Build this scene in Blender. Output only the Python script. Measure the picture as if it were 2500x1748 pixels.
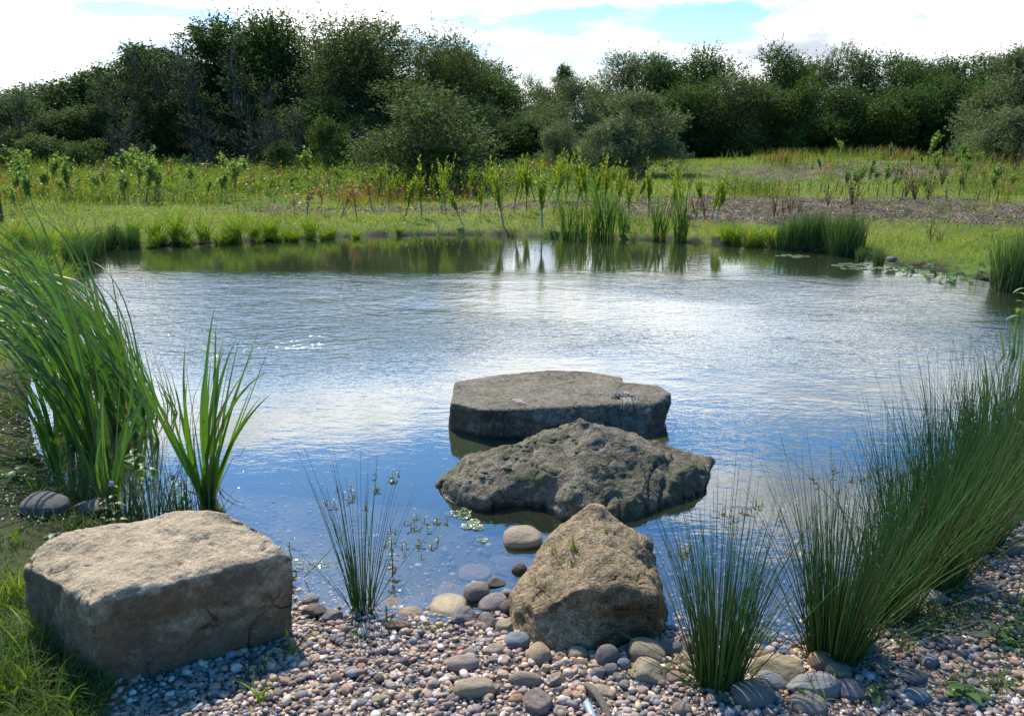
import bpy, bmesh, math
import numpy as np
from mathutils import Vector

for _o in list(bpy.data.objects):
    bpy.data.objects.remove(_o)
SC = bpy.context.scene
COL = SC.collection
R_ = math.radians
# ------------------------------------------------------------------ camera
H = 1.6
PITCH = R_(15.6)
FPX = 1944.4
cam_d = bpy.data.cameras.new('camera')
cam_d.lens = 28.0
cam_d.sensor_width = 36.0
cam_d.clip_start = 0.05
cam_d.clip_end = 3000
cam = bpy.data.objects.new('camera', cam_d)
COL.objects.link(cam)
cam.location = (0, 0, H)
cam.rotation_euler = (math.pi / 2 - PITCH, 0, 0)
SC.camera = cam
# ------------------------------------------------------------------ world, sun, exposure
SUN_AZ, SUN_EL = R_(-24), R_(50)
SC.view_settings.view_transform = 'Standard'
SC.view_settings.look = 'None'
SC.view_settings.gamma = 1
SC.view_settings.use_curve_mapping = False
SC.view_settings.exposure = 0.32
SC.render.engine = 'CYCLES'
SC.cycles.max_bounces = 6
SC.cycles.transparent_max_bounces = 10
SC.cycles.sample_clamp_indirect = 6
SC.cycles.use_denoising = True

world = bpy.data.worlds.new('World')
SC.world = world
world.use_nodes = True


class NT:
    """tiny helper for node trees"""
    def __init__(s, nt):
        s.nt = nt
        nt.nodes.clear()

    def n(s, t, **kw):
        nd = s.nt.nodes.new(t)
        for k, v in kw.items():
            if k.startswith('i_'):
                nd.inputs[k[2:].replace('_', ' ')].default_value = v
            else:
                setattr(nd, k, v)
        return nd

    def L(s, a, b):
        s.nt.links.new(a, b)

    def put(s, sock, v):
        if isinstance(v, (int, float, tuple)):
            sock.default_value = v
        else:
            s.L(v, sock)

    def math(s, op, a, b=None, c=None, clamp=False):
        m = s.n('ShaderNodeMath', operation=op, use_clamp=clamp)
        s.put(m.inputs[0], a)
        if b is not None:
            s.put(m.inputs[1], b)
        if c is not None:
            s.put(m.inputs[2], c)
        return m.outputs[0]

    def mix(s, f, a, b, mode='MIX'):
        m = s.n('ShaderNodeMix', data_type='RGBA', blend_type=mode)
        s.put(m.inputs[0], f)
        for k, v in ((6, a), (7, b)):
            if isinstance(v, tuple) and len(v) == 3:
                v = v + (1,)
            s.put(m.inputs[k], v)
        return m.outputs[2]

    def ramp(s, f, lo, hi, smooth=True):
        m = s.n('ShaderNodeMapRange', interpolation_type='SMOOTHSTEP' if smooth else 'LINEAR')
        s.put(m.inputs[0], f)
        m.inputs[1].default_value = lo
        m.inputs[2].default_value = hi
        m.inputs[3].default_value = 0
        m.inputs[4].default_value = 1
        return m.outputs[0]

    def noise(s, vec, scale, detail=4, rough=0.55, dist=0.0):
        n_ = s.n('ShaderNodeTexNoise')
        if vec is not None:
            s.L(vec, n_.inputs['Vector'])
        n_.inputs['Scale'].default_value = scale
        n_.inputs['Detail'].default_value = detail
        n_.inputs['Roughness'].default_value = rough
        n_.inputs['Distortion'].default_value = dist
        return n_


def azel(px, py):
    """sky direction behind a picture point (or mirrored in level water) as azimuth, elevation"""
    a, b = (px - 1250) / FPX, -(py - 874) / FPX
    x, y, z = a, math.cos(PITCH) + b * math.sin(PITCH), -math.sin(PITCH) + b * math.cos(PITCH)
    return math.atan2(x, y), abs(math.atan2(z, math.hypot(x, y)))


w = NT(world.node_tree)
out = w.n('ShaderNodeOutputWorld')
sky = w.n('ShaderNodeTexSky', sky_type='NISHITA', sun_disc=False, sun_elevation=SUN_EL, sun_rotation=SUN_AZ,
          altitude=100, air_density=1.0, dust_density=0.6, ozone_density=1.5)
tc = w.n('ShaderNodeTexCoord')
sep = w.n('ShaderNodeSeparateXYZ')
w.L(tc.outputs['Generated'], sep.inputs[0])
az = w.math('ARCTAN2', sep.outputs[0], sep.outputs[1])
el = w.math('ARCSINE', sep.outputs[2])
elp = w.math('MAXIMUM', el, 0.0)
comb = w.n('ShaderNodeCombineXYZ')
w.L(w.math('MULTIPLY', az, 1.0), comb.inputs[0])
w.L(w.math('MULTIPLY', elp, 2.3), comb.inputs[1])
n1 = w.noise(comb.outputs[0], 3.4, 8, 0.58, 0.35)
n2 = w.noise(comb.outputs[0], 12.0, 5, 0.6, 0.2)
# big weather: patches of blue (negative) and cloud (positive): az, el, half-width az, half-height el, weight
BL = []
def blob(px, py, wx, wy, k):
    a0, e0 = azel(px, py)
    BL.append((a0, e0, wx / FPX, wy / FPX, k))
blob(270, 130, 230, 34, -0.72)
blob(330, 25, 120, 18, -0.55)
blob(520, 60, 60, 30, -0.5)
blob(1480, 50, 330, 36, -0.42)
blob(1300, 165, 260, 30, -0.55)
blob(1100, 120, 160, 20, -0.35)
blob(1760, 95, 110, 22, -0.35)
blob(850, 985, 440, 85, 1.0)     # white cloud mirrored left of the slab
blob(1700, 880, 620, 100, 0.5)
blob(840, 835, 330, 55, -0.7)
blob(620, 1250, 520, 150, -0.75)   # deep blue mirrored in front of the reeds
blob(950, 1380, 420, 160, -0.6)
blob(1040, 960, 60, 150, -0.4)
blob(1500, 850, 330, 60, -0.35)
blob(1880, 1060, 420, 60, -0.6)
blob(1800, 1210, 330, 100, 0.35)
blob(1250, 1500, 500, 80, -0.5)
tot = w.math('ADD', w.math('MULTIPLY', w.math('SUBTRACT', n1.outputs[0], 0.5), 1.9),
             w.math('MULTIPLY', w.math('SUBTRACT', n2.outputs[0], 0.5), 0.55))
for a0, e0, sx, sy, k in BL:
    dx = w.math('DIVIDE', w.math('SUBTRACT', az, a0), sx)
    dy = w.math('DIVIDE', w.math('SUBTRACT', el, e0), sy)
    r2 = w.math('ADD', w.math('MULTIPLY', dx, dx), w.math('MULTIPLY', dy, dy))
    g = w.math('DIVIDE', k, w.math('ADD', 1.0, w.math('MULTIPLY', r2, r2)))
    tot = w.math('ADD', tot, g)
low = w.ramp(el, 0.50, 0.10)
tot = w.math('ADD', tot, w.math('MULTIPLY', low, 0.42))
cover = w.ramp(w.math('ADD', tot, w.math('MULTIPLY', w.ramp(w.math('COSINE', az), 0.3, -0.4), -0.35)), 0.02, 0.34)
shade = w.ramp(w.math('ADD', n1.outputs[0], w.math('MULTIPLY', az, 0.12)), 0.46, 0.66)
vd = w.n('ShaderNodeVectorMath', operation='DOT_PRODUCT')
w.L(tc.outputs['Generated'], vd.inputs[0])
vd.inputs[1].default_value = (math.sin(SUN_AZ) * math.cos(SUN_EL), math.cos(SUN_AZ) * math.cos(SUN_EL), math.sin(SUN_EL))
fwd = w.ramp(vd.outputs['Value'], -0.25, 0.75)      # back-lit clouds glow towards the sun
ccol = w.mix(shade, (1.0, 1.01, 1.02), (0.34, 0.37, 0.42))
ccol = w.mix(1.0, ccol, w.mix(fwd, (0.42, 0.43, 0.44), (1.9, 1.9, 1.9)), 'MULTIPLY')

bg1 = w.n('ShaderNodeBackground')
hs = w.n('ShaderNodeHueSaturation')
hs.inputs['Saturation'].default_value = 1.5
hs.inputs['Value'].default_value = 1.0
w.L(sky.outputs[0], hs.inputs['Color'])
w.L(w.mix(1.0, hs.outputs[0], w.mix(w.ramp(el, 0.04, 0.32), (0.95, 0.80, 0.86), (1.0, 1.30, 1.42)), 'MULTIPLY'), bg1.inputs[0])
bg1.inputs[1].default_value = 0.15
bg2 = w.n('ShaderNodeBackground')
w.L(ccol, bg2.inputs[0])
bg2.inputs[1].default_value = 1.0
mx = w.n('ShaderNodeMixShader')
w.L(cover, mx.inputs[0])
w.L(bg1.outputs[0], mx.inputs[1])
w.L(bg2.outputs[0], mx.inputs[2])
w.L(mx.outputs[0], out.inputs[0])

sd_ = bpy.data.lights.new('sun', 'SUN')
sd_.energy = 5.0
sd_.angle = R_(0.53)
sd_.color = (1.0, 0.95, 0.86)
sun = bpy.data.objects.new('sun', sd_)
COL.objects.link(sun)
SDIR = Vector((math.sin(SUN_AZ) * math.cos(SUN_EL), math.cos(SUN_AZ) * math.cos(SUN_EL), math.sin(SUN_EL)))
sun.rotation_euler = (-SDIR).to_track_quat('-Z', 'Y').to_euler()
sun.location = SDIR * 50

# ------------------------------------------------------------------ placing helpers (photo pixels -> points on the ground)
CP, SP = math.cos(PITCH), math.sin(PITCH)
def ray(px, py):
    a, b = (px - 1250) / FPX, -(py - 874) / FPX
    return np.array([a, CP + b * SP, -SP + b * CP])
def G(px, py, z=0.0):
    d = ray(px, py)
    return np.array([0, 0, H]) + d * ((z - H) / d[2])
def V(px, py, Y):
    d = ray(px, py)
    return np.array([0, 0, H]) + d * (Y / d[1])
def proj(p):
    x, y, z = p[0], p[1], p[2] - H
    f = y * CP - z * SP
    u = y * SP + z * CP
    return 1250 + FPX * x / f, 874 - FPX * u / f
def gy(px, py):
    return G(px, py)[:2]

# ------------------------------------------------------------------ numeric noise
def _hash(ix, iy, iz, seed):
    h = (ix.astype(np.int64) * 374761393 + iy.astype(np.int64) * 668265263 + iz.astype(np.int64) * 2147483647 + seed * 974711) & 0xffffffff
    h = ((h ^ (h >> 13)) * 1274126177) & 0xffffffff
    h = (h ^ (h >> 16)) & 0xffff
    return h / 65535.0
def vnoise(p, seed=0):
    f = np.floor(p)
    t = p - f
    t = t * t * (3 - 2 * t)
    i = f.astype(np.int64)
    r = 0
    for dx in (0, 1):
        wx = t[:, 0] if dx else 1 - t[:, 0]
        for dy in (0, 1):
            wy = t[:, 1] if dy else 1 - t[:, 1]
            for dz in (0, 1):
                wz = t[:, 2] if dz else 1 - t[:, 2]
                r = r + wx * wy * wz * _hash(i[:, 0] + dx, i[:, 1] + dy, i[:, 2] + dz, seed)
    return r - 0.5
def fbm(p, scale, octaves=4, seed=0, gain=0.5):
    r, a, s = 0, 1.0, scale
    for k in range(octaves):
        r = r + a * vnoise(p * s + 17.3 * k, seed + k)
        a *= gain
        s *= 2.03
    return r
def fbm2(x, y, scale, octaves=4, seed=0):
    return fbm(np.stack([x, y, np.zeros_like(x)], 1), scale, octaves, seed)

# ------------------------------------------------------------------ mesh + object helpers
def np_mesh(name, verts, faces, mat=None, col=None, smooth=True, attrs=None):
    """faces: int array (F,k)"""
    verts = np.asarray(verts, np.float32)
    me = bpy.data.meshes.new(name)
    faces = [np.asarray(f, np.int32) for f in (faces if isinstance(faces, list) else [faces]) if len(f)]
    nl = sum(f.size for f in faces)
    nf = sum(len(f) for f in faces)
    me.vertices.add(len(verts))
    me.vertices.foreach_set('co', verts.ravel())
    me.loops.add(nl)
    me.loops.foreach_set('vertex_index', np.concatenate([f.ravel() for f in faces]))
    me.polygons.add(nf)
    tot_ = np.concatenate([np.full(len(f), f.shape[1], np.int32) for f in faces])
    st = np.concatenate([[0], np.cumsum(tot_)[:-1]]).astype(np.int32)
    me.polygons.foreach_set('loop_start', st)
    me.polygons.foreach_set('use_smooth', np.full(nf, smooth, bool))
    me.update(calc_edges=True)
    if col is not None:
        c = np.ones((len(verts), 4), np.float32)
        c[:, :3] = np.clip(col, 0, 1)
        a = me.color_attributes.new('Col', 'FLOAT_COLOR', 'POINT')
        a.data.foreach_set('color', c.ravel())
    for k, v in (attrs or {}).items():
        a = me.attributes.new(k, 'FLOAT', 'POINT')
        a.data.foreach_set('value', np.asarray(v, np.float32))
    if mat is not None:
        me.materials.append(mat)
    return me
def link(name, data, parent=None, loc=None, rz=0.0, scale=None):
    o = bpy.data.objects.new(name, data)
    COL.objects.link(o)
    if parent is not None:
        o.parent = parent
    if loc is not None:
        o.location = [float(v) for v in loc]
    if rz:
        o.rotation_euler = (0, 0, rz)
    if scale is not None:
        o.scale = (scale,) * 3 if isinstance(scale, (int, float)) else scale
    return o
def tag(o, label=None, cat=None, group=None, kind=None):
    if label: o['label'] = label
    if cat: o['category'] = cat
    if group: o['group'] = group
    if kind: o['kind'] = kind
    return o
ORD = ['first', 'second', 'third', 'fourth', 'fifth', 'sixth', 'seventh', 'eighth', 'ninth', 'tenth', 'eleventh', 'twelfth',
       'thirteenth', 'fourteenth', 'fifteenth', 'sixteenth', 'seventeenth', 'eighteenth', 'nineteenth', 'twentieth',
       'twenty-first', 'twenty-second', 'twenty-third', 'twenty-fourth', 'twenty-fifth', 'twenty-sixth', 'twenty-seventh',
       'twenty-eighth', 'twenty-ninth', 'thirtieth']
REG = {}
def later(o, desc, cat, group):
    """label by order from the left among things of one group"""
    o['category'] = cat
    o['group'] = group
    REG.setdefault((group, desc), []).append(o)
def finish_labels():
    for (group, desc), lst in REG.items():
        lst.sort(key=lambda o: proj(o.location)[0])
        n_ = len(lst)
        for i, o in enumerate(lst):
            if n_ == 1: o['label'] = desc
            elif n_ == 2: o['label'] = desc + (', the left one of two' if i == 0 else ', the right one of two')
            elif i == 0: o['label'] = desc + ', leftmost of its kind'
            elif i == n_ - 1: o['label'] = desc + ', rightmost of its kind'
            else: o['label'] = desc + ', %s from the left' % ORD[min(i, 29)]

class Bag:
    """collects geometry arrays into one mesh"""
    def __init__(s):
        s.v, s.f, s.c, s.n = [], {}, [], 0
    def add(s, v, f, c=None):
        v = np.asarray(v, float).reshape(-1, 3)
        f = np.asarray(f, int)
        s.f.setdefault(f.shape[1], []).append(f + s.n)
        s.v.append(v)
        if c is None: c = (0.5, 0.5, 0.5)
        c = np.asarray(c, float)
        s.c.append(np.broadcast_to(c, (len(v), 3)) if c.ndim == 1 else c)
        s.n += len(v)
        return s
    def mesh(s, name, mat, smooth=True):
        return np_mesh(name, np.concatenate(s.v), [np.concatenate(q) for q in s.f.values()], mat, np.concatenate(s.c), smooth)

def strands(P, R, sides=3):
    """P (N,S,3) centre lines, R (N,S) radii -> tube verts, quads"""
    P = np.asarray(P, float); R = np.asarray(R, float)
    N, S, _ = P.shape
    T = np.gradient(P, axis=1)
    T /= np.linalg.norm(T, axis=2, keepdims=True) + 1e-9
    ref = np.where(np.abs(T[:, :1, 2:3]) > 0.9, np.array([1., 0, 0]), np.array([0, 0, 1.]))
    A = np.cross(T, ref); A /= np.linalg.norm(A, axis=2, keepdims=True) + 1e-9
    B = np.cross(T, A)
    ang = np.arange(sides) * 2 * math.pi / sides
    v = P[:, :, None, :] + R[:, :, None, None] * (np.cos(ang)[None, None, :, None] * A[:, :, None, :] + np.sin(ang)[None, None, :, None] * B[:, :, None, :])
    idx = np.arange(N * S * sides).reshape(N, S, sides)
    a = idx[:, :-1, :]; b = idx[:, 1:, :]
    q = np.stack([a, np.roll(a, -1, 2), np.roll(b, -1, 2), b], -1).reshape(-1, 4)
    return v.reshape(-1, 3), q
def ribbons(P, W, side):
    P = np.asarray(P, float)
    N, S, _ = P.shape
    side = np.asarray(side, float)
    if side.ndim == 2: side = side[:, None, :]
    v = np.stack([P - side * W[..., None] / 2, P + side * W[..., None] / 2], 2)
    idx = np.arange(N * S * 2).reshape(N, S, 2)
    q = np.stack([idx[:, :-1, 0], idx[:, :-1, 1], idx[:, 1:, 1], idx[:, 1:, 0]], -1).reshape(-1, 4)
    return v.reshape(-1, 3), q
def unit(v):
    return v / (np.linalg.norm(v, axis=-1, keepdims=True) + 1e-9)
def cards(C, D, Nn, L, W):
    """diamond leaves: C centres (N,3), D axis, Nn normal, L length, W width"""
    D = unit(D); S = unit(np.cross(D, Nn))
    L = np.asarray(L).reshape(-1, 1); W = np.asarray(W).reshape(-1, 1)
    v = np.stack([C - D * L / 2, C + S * W / 2, C + D * L / 2, C - S * W / 2], 1).reshape(-1, 3)
    q = np.arange(len(C) * 4).reshape(-1, 4)
    return v, q
def rnd_dirs(rng, n):
    return unit(rng.normal(size=(n, 3)))

# ------------------------------------------------------------------ materials
def new_mat(name):
    m = bpy.data.materials.new(name)
    m.use_nodes = True
    return m, NT(m.node_tree)
def leaf_mat(name, rough=0.5, transl=0.4, tint=(1.25, 1.2, 0.55), spec=0.4):
    m, t = new_mat(name)
    o = t.n('ShaderNodeOutputMaterial')
    at = t.n('ShaderNodeAttribute', attribute_name='Col')
    p = t.n('ShaderNodeBsdfPrincipled')
    p.inputs['Roughness'].default_value = rough
    p.inputs['Specular IOR Level'].default_value = spec
    nz = t.noise(t.n('ShaderNodeNewGeometry').outputs['Position'], 30, 2)
    c = t.mix(1.0, at.outputs['Color'], t.mix(nz.outputs[0], (0.75, 0.75, 0.75), (1.25, 1.25, 1.25)), 'MULTIPLY')
    t.L(c, p.inputs['Base Color'])
    tr = t.n('ShaderNodeBsdfTranslucent')
    t.L(t.mix(1.0, c, tint, 'MULTIPLY'), tr.inputs[0])
    mxs = t.n('ShaderNodeMixShader')
    mxs.inputs[0].default_value = transl
    t.L(p.outputs[0], mxs.inputs[1]); t.L(tr.outputs[0], mxs.inputs[2])
    t.L(mxs.outputs[0], o.inputs[0])
    return m
def plain_mat(name, rough=0.8, spec=0.3, scale=40, bump=0.0, var=0.3):
    m, t = new_mat(name)
    o = t.n('ShaderNodeOutputMaterial')
    at = t.n('ShaderNodeAttribute', attribute_name='Col')
    p = t.n('ShaderNodeBsdfPrincipled')
    p.inputs['Roughness'].default_value = rough
    p.inputs['Specular IOR Level'].default_value = spec
    tcx = t.n('ShaderNodeTexCoord')
    nz = t.noise(tcx.outputs['Object'], scale, 4)
    c = t.mix(1.0, at.outputs['Color'], t.mix(nz.outputs[0], (1 - var,) * 3, (1 + var,) * 3), 'MULTIPLY')
    t.L(c, p.inputs['Base Color'])
    if bump:
        b = t.n('ShaderNodeBump'); b.inputs['Distance'].default_value = bump
        t.L(nz.outputs[0], b.inputs['Height']); t.L(b.outputs[0], p.inputs['Normal'])
    t.L(p.outputs[0], o.inputs[0])
    return m
M_TREE = leaf_mat('tree_leaves', 0.6, 0.35, (1.2, 1.25, 0.5), 0.12)
M_GRASS = leaf_mat('grass_blades', 0.5, 0.5, (1.35, 1.35, 0.4), 0.3)
M_REED = leaf_mat('reed_leaves', 0.42, 0.42, (1.1, 1.4, 0.35), 0.5)
M_RUSH = leaf_mat('rush_stems', 0.45, 0.25, (1.1, 1.3, 0.4), 0.4)
M_WILLOW = leaf_mat('sapling_leaves', 0.5, 0.5, (1.3, 1.35, 0.45), 0.4)
M_BARK = plain_mat('bark', 0.9, 0.2, 25, 0.01)
M_DRY = plain_mat('dry_stalks', 0.9, 0.2, 30)
M_PLAIN = plain_mat('plain', 0.7, 0.3, 30)

# ================================================================== SETTING: pond outline, ground, water
_sh = [(640, 1450), (728, 1505), (830, 1523), (950, 1533), (1090, 1533), (1200, 1520), (1262, 1512), (1350, 1545), (1450, 1568), (1540, 1560),
       (1620, 1548), (1700, 1575), (1760, 1612), (1850, 1612), (1950, 1596), (2030, 1560), (2110, 1515), (2190, 1440), (2290, 1350), (2380, 1262),
       (2460, 1160), (2540, 1010), (2600, 860), (2560, 745), (2480, 706), (2400, 684), (2290, 660), (2178, 645), (2058, 621), (1900, 607),
       (1743, 596), (1580, 588), (1416, 583), (1250, 577), (1089, 575), (920, 577), (762, 583), (650, 589), (545, 594), (430, 600), (327, 605),
       (245, 613), (190, 680), (140, 770), (95, 870), (70, 980), (85, 1090), (125, 1180), (200, 1255), (320, 1300), (450, 1350), (560, 1400)]
_ctrl = np.array([gy(*p) for p in _sh])
def catmull(c, k):
    p0, p1, p2, p3 = np.roll(c, 1, 0), c, np.roll(c, -1, 0), np.roll(c, -2, 0)
    o = []
    for i in range(k):
        t = i / k
        o.append(0.5 * ((2 * p1) + (-p0 + p2) * t + (2 * p0 - 5 * p1 + 4 * p2 - p3) * t * t + (-p0 + 3 * p1 - 3 * p2 + p3) * t ** 3))
    return np.stack(o, 1).reshape(-1, 2)
SHORE = catmull(_ctrl, 3)
def _sd_exact(x, y):
    r = np.empty(len(x))
    A = SHORE; B = np.roll(SHORE, -1, 0); E = B - A; EE = (E ** 2).sum(1)
    for s in range(0, len(x), 20000):
        px = x[s:s + 20000, None]; py = y[s:s + 20000, None]
        wx = px - A[None, :, 0]; wy = py - A[None, :, 1]
        t = np.clip((wx * E[:, 0] + wy * E[:, 1]) / EE, 0, 1)
        d = np.hypot(wx - t * E[:, 0], wy - t * E[:, 1]).min(1)
        cr = ((A[None, :, 1] > py) != (B[None, :, 1] > py)) & (px < E[:, 0] * (py - A[:, 1]) / (E[:, 1] + 1e-12) + A[:, 0])
        r[s:s + 20000] = np.where(cr.sum(1) % 2 == 1, -d, d)
    return r
def sdist(x, y):
    x = np.atleast_1d(np.asarray(x, float)); y = np.atleast_1d(np.asarray(y, float))
    return _sd_exact(x, y)
def sst(v, a, b):
    t = np.clip((v - a) / (b - a), 0, 1)
    return t * t * (3 - 2 * t)
def beach_mask(x, y):
    m = sst(x + 0.12 * fbm2(x, y, 3.0, 3, 5) + 0.30 * (y - 2.0), -1.24, -1.12) * (1 - sst(x + 0.5 * fbm2(x, y, 1.5, 3, 6), 3.2, 3.6)) * (1 - sst(y + 0.3 * fbm2(x, y, 1.2, 3, 8), 4.8, 5.6))
    return m
def soil_mask(x, y):
    nz = fbm2(x, y, 0.35, 5, 21)
    nf = fbm2(x, y, 2.2, 4, 25)
    yy = y + 2.4 * nz + 0.9 * nf
    right = sst(x, 1.5, 4.5)
    c = 16.8 - 0.9 * right
    hw = 0.75 + 1.45 * right * (1 - sst(x, 9, 14) * 0.65)
    s1 = 1 - sst(np.abs(yy - c), hw - 0.35, hw + 0.35)
    s1 = s1 * sst(x + 0.6 * nz, -6.5, -5.0)
    s2 = (1 - sst(np.abs(yy - 26.5 - 0.15 * (x - 10)), 2.0, 4.2)) * sst(x + nz, 5, 8.0) * 0.8
    return np.clip(np.maximum(s1, s2), 0, 1)
def ground_z(x, y, sd=None):
    x = np.atleast_1d(np.asarray(x, float)); y = np.atleast_1d(np.asarray(y, float))
    if sd is None: sd = sdist(x, y)
    b = beach_mask(x, y)
    nz = fbm2(x, y, 0.8, 4, 3)
    nf = fbm2(x, y, 6.0, 3, 4)
    so = np.clip(sd, 0, None)
    zo = (1 - b) * (0.07 * (1 - np.exp(-so / 0.12)) + 0.010 * np.clip(so, 0, 28) + 0.05 * nz * sst(so, 0.1, 1.5) + 0.02 * nf * sst(so, 0.0, 0.25)) \
        + b * (0.035 * (1 - np.exp(-so / 0.35)) + 0.05 * np.clip(so, 0, 3) + 0.02 * nz * sst(so, 0.05, 0.5))
    zo = zo + 0.42 * np.exp(-((x - 13) / 8) ** 2 - ((y - 31) / 8) ** 2) + 0.10 * np.exp(-((x - 4.5) / 5) ** 2 - ((y - 18) / 4) ** 2)
    si = np.clip(-sd, 0, None)
    near = 1 - sst(y, 3.2, 5.0)
    slope = 0.60 - 0.50 * near
    zi = -np.minimum(0.9, slope * si + 0.02 * (1 - np.exp(-si / 0.05)) * (1 - near)) - 0.02 * nf * sst(si, 0.05, 0.4)
    return np.where(sd > 0, zo + 0.004, zi)
def gz(x, y):
    return float(ground_z([x], [y])[0])
def grid_axis(near, half, step0, growth, maxstep):
    v = [0.0]; s = step0
    while v[-1] < half:
        if v[-1] > near: s = min(s * growth, maxstep)
        v.append(v[-1] + s)
    return np.array(v)
xs_ = grid_axis(3.2, 900, 0.06, 1.055, 60)
xs = np.concatenate([-xs_[:0:-1], xs_])
ys = np.concatenate([[-60, -20, -8, -4, -2, -1, -0.4], grid_axis(4.2, 1400, 0.045, 1.022, 80)])
GX, GY = np.meshgrid(xs, ys)
gx, gyy = GX.ravel(), GY.ravel()
gsd = np.where((np.abs(gx) < 12) & (gyy < 22) & (gyy > -4), 0.0, 20.0)
msk = gsd == 0
gsd[msk] = sdist(gx[msk], gyy[msk])
gsd[~msk] = np.minimum(28, np.hypot(np.maximum(np.abs(gx[~msk]) - 6, 0), np.maximum(np.abs(gyy[~msk] - 7) - 6, 0)))
zz = ground_z(gx, gyy, gsd)
far_ = np.hypot(gx, gyy)
zz = zz + 6.0 * sst(far_, 90, 500) + 2 * fbm2(gx, gyy, 0.01, 3, 9) * sst(far_, 80, 200)
def ground_col(x, y, sd):
    n1_ = fbm2(x, y, 0.5, 5, 31); n2_ = fbm2(x, y, 5.0, 4, 32); n3_ = fbm2(x, y, 25.0, 3, 33)
    g = np.array([0.12, 0.155, 0.024]) + (n1_[:, None] * np.array([0.07, 0.03, 0.01])) + n2_[:, None] * np.array([0.04, 0.04, 0.01])
    so = np.array([0.115, 0.078, 0.052]) * (1 + 1.0 * n2_[:, None] + 1.6 * n3_[:, None])
    mud = np.array([0.034, 0.027, 0.018]) * (1 + 0.8 * n2_[:, None])
    gra = np.array([0.15, 0.125, 0.10]) * (1 + 0.7 * n3_[:, None])
    s = soil_mask(x, y)[:, None]
    c = g * (1 - s) + so * s
    m = (1 - sst(sd + 0.35 * n2_, 0.05, 0.22))[:, None]
    c = c * (1 - m) + mud * m
    # bare mud and moss on the near left bank
    lb = ((1 - sst(y + 0.5 * n1_, 4.2, 6.5)) * (1 - sst(x, -1.2, -0.9)))[:, None]
    moss = sst(n1_ + 0.6 * n2_, -0.05, 0.2)[:, None]
    c = c * (1 - 0.75 * lb) + 0.75 * lb * (mud * 1.6 * (1 - moss) + np.array([0.055, 0.06, 0.018]) * moss)
    b = beach_mask(x, y)[:, None]
    c = c * (1 - b) + gra * b
    bed = np.array([0.15, 0.115, 0.065]) * (1 + 0.8 * n3_[:, None] + 0.6 * n2_[:, None])
    i = sst(-sd, 0.0, 0.25)[:, None]
    return np.clip(c * (1 - i) + bed * i, 0.01, 1)
gcol = ground_col(gx, gyy, gsd)
ny, nx = GX.shape
ii = np.arange(nx * ny).reshape(ny, nx)
gq = np.stack([ii[:-1, :-1], ii[:-1, 1:], ii[1:, 1:], ii[1:, :-1]], -1).reshape(-1, 4)
mg, t = new_mat('ground_soil')
o_ = t.n('ShaderNodeOutputMaterial'); p_ = t.n('ShaderNodeBsdfPrincipled')
p_.inputs['Roughness'].default_value = 0.9; p_.inputs['Specular IOR Level'].default_value = 0.2
a_ = t.n('ShaderNodeAttribute', attribute_name='Col')
tcx = t.n('ShaderNodeTexCoord')
nA = t.noise(tcx.outputs['Object'], 9, 8, 0.7)
nB = t.noise(tcx.outputs['Object'], 70, 4, 0.6)
cc = t.mix(1.0, a_.outputs['Color'], t.mix(nA.outputs[0], (0.45, 0.45, 0.45), (1.55, 1.55, 1.55)), 'MULTIPLY')
cc = t.mix(1.0, cc, t.mix(nB.outputs[0], (0.6, 0.6, 0.6), (1.4, 1.4, 1.4)), 'MULTIPLY')
t.L(cc, p_.inputs['Base Color'])
b_ = t.n('ShaderNodeBump'); b_.inputs['Distance'].default_value = 0.03
t.L(t.math('ADD', nA.outputs[0], t.math('MULTIPLY', nB.outputs[0], 0.3)), b_.inputs['Height']); t.L(b_.outputs[0], p_.inputs['Normal'])
t.L(p_.outputs[0], o_.inputs[0])
ground = link('ground', np_mesh('ground', np.stack([gx, gyy, zz], 1), gq, mg, gcol))
tag(ground, 'grassy banks, bare soil strip and shelving bed round the pond', None, None, 'structure')

# water surface: only where the ground lies below the level, plus a margin tucked under the banks
wx = np.arange(-8.5, 8.6, 0.09); wy = np.arange(1.2, 14.2, 0.09)
WX, WY = np.meshgrid(wx, wy); fx, fy = WX.ravel(), WY.ravel()
wsd = sdist(fx, fy)
wdep = np.where(wsd < 0.02, -ground_z(fx, fy, np.minimum(wsd, -1e-4)), 0.0)
wi = np.arange(len(fx)).reshape(WX.shape)
wq = np.stack([wi[:-1, :-1], wi[:-1, 1:], wi[1:, 1:], wi[1:, :-1]], -1).reshape(-1, 4)
wq = wq[(wsd[wq] < 0.22).any(1)]
mw, t = new_mat('pond_water')
o_ = t.n('ShaderNodeOutputMaterial')
geo = t.n('ShaderNodeNewGeometry')
mp = t.n('ShaderNodeMapping'); t.L(geo.outputs['Position'], mp.inputs[0])
mp.inputs['Rotation'].default_value = (0, 0, R_(12)); mp.inputs['Scale'].default_value = (0.55, 1.0, 1.0)
spx = t.n('ShaderNodeSeparateXYZ'); t.L(geo.outputs['Position'], spx.inputs[0])
w1 = t.noise(mp.outputs[0], 5.5, 3, 0.5, 0.6)
w2 = t.noise(mp.outputs[0], 17.0, 3, 0.55, 0.4)
w3 = t.noise(mp.outputs[0], 50.0, 2, 0.5)
gust = t.noise(mp.outputs[0], 0.42, 3, 0.5)
pfx, pfy = gy(830, 845)
_dx = t.math('DIVIDE', t.math('SUBTRACT', spx.outputs[0], float(pfx)), 1.25); _dy = t.math('DIVIDE', t.math('SUBTRACT', spx.outputs[1], float(pfy)), 1.0)
puff = t.ramp(t.math('ADD', t.math('ADD', t.math('MULTIPLY', _dx, _dx), t.math('MULTIPLY', _dy, _dy)), t.math('MULTIPLY', t.math('SUBTRACT', gust.outputs[0], 0.5), 2.5)), 1.5, 0.2)
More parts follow.
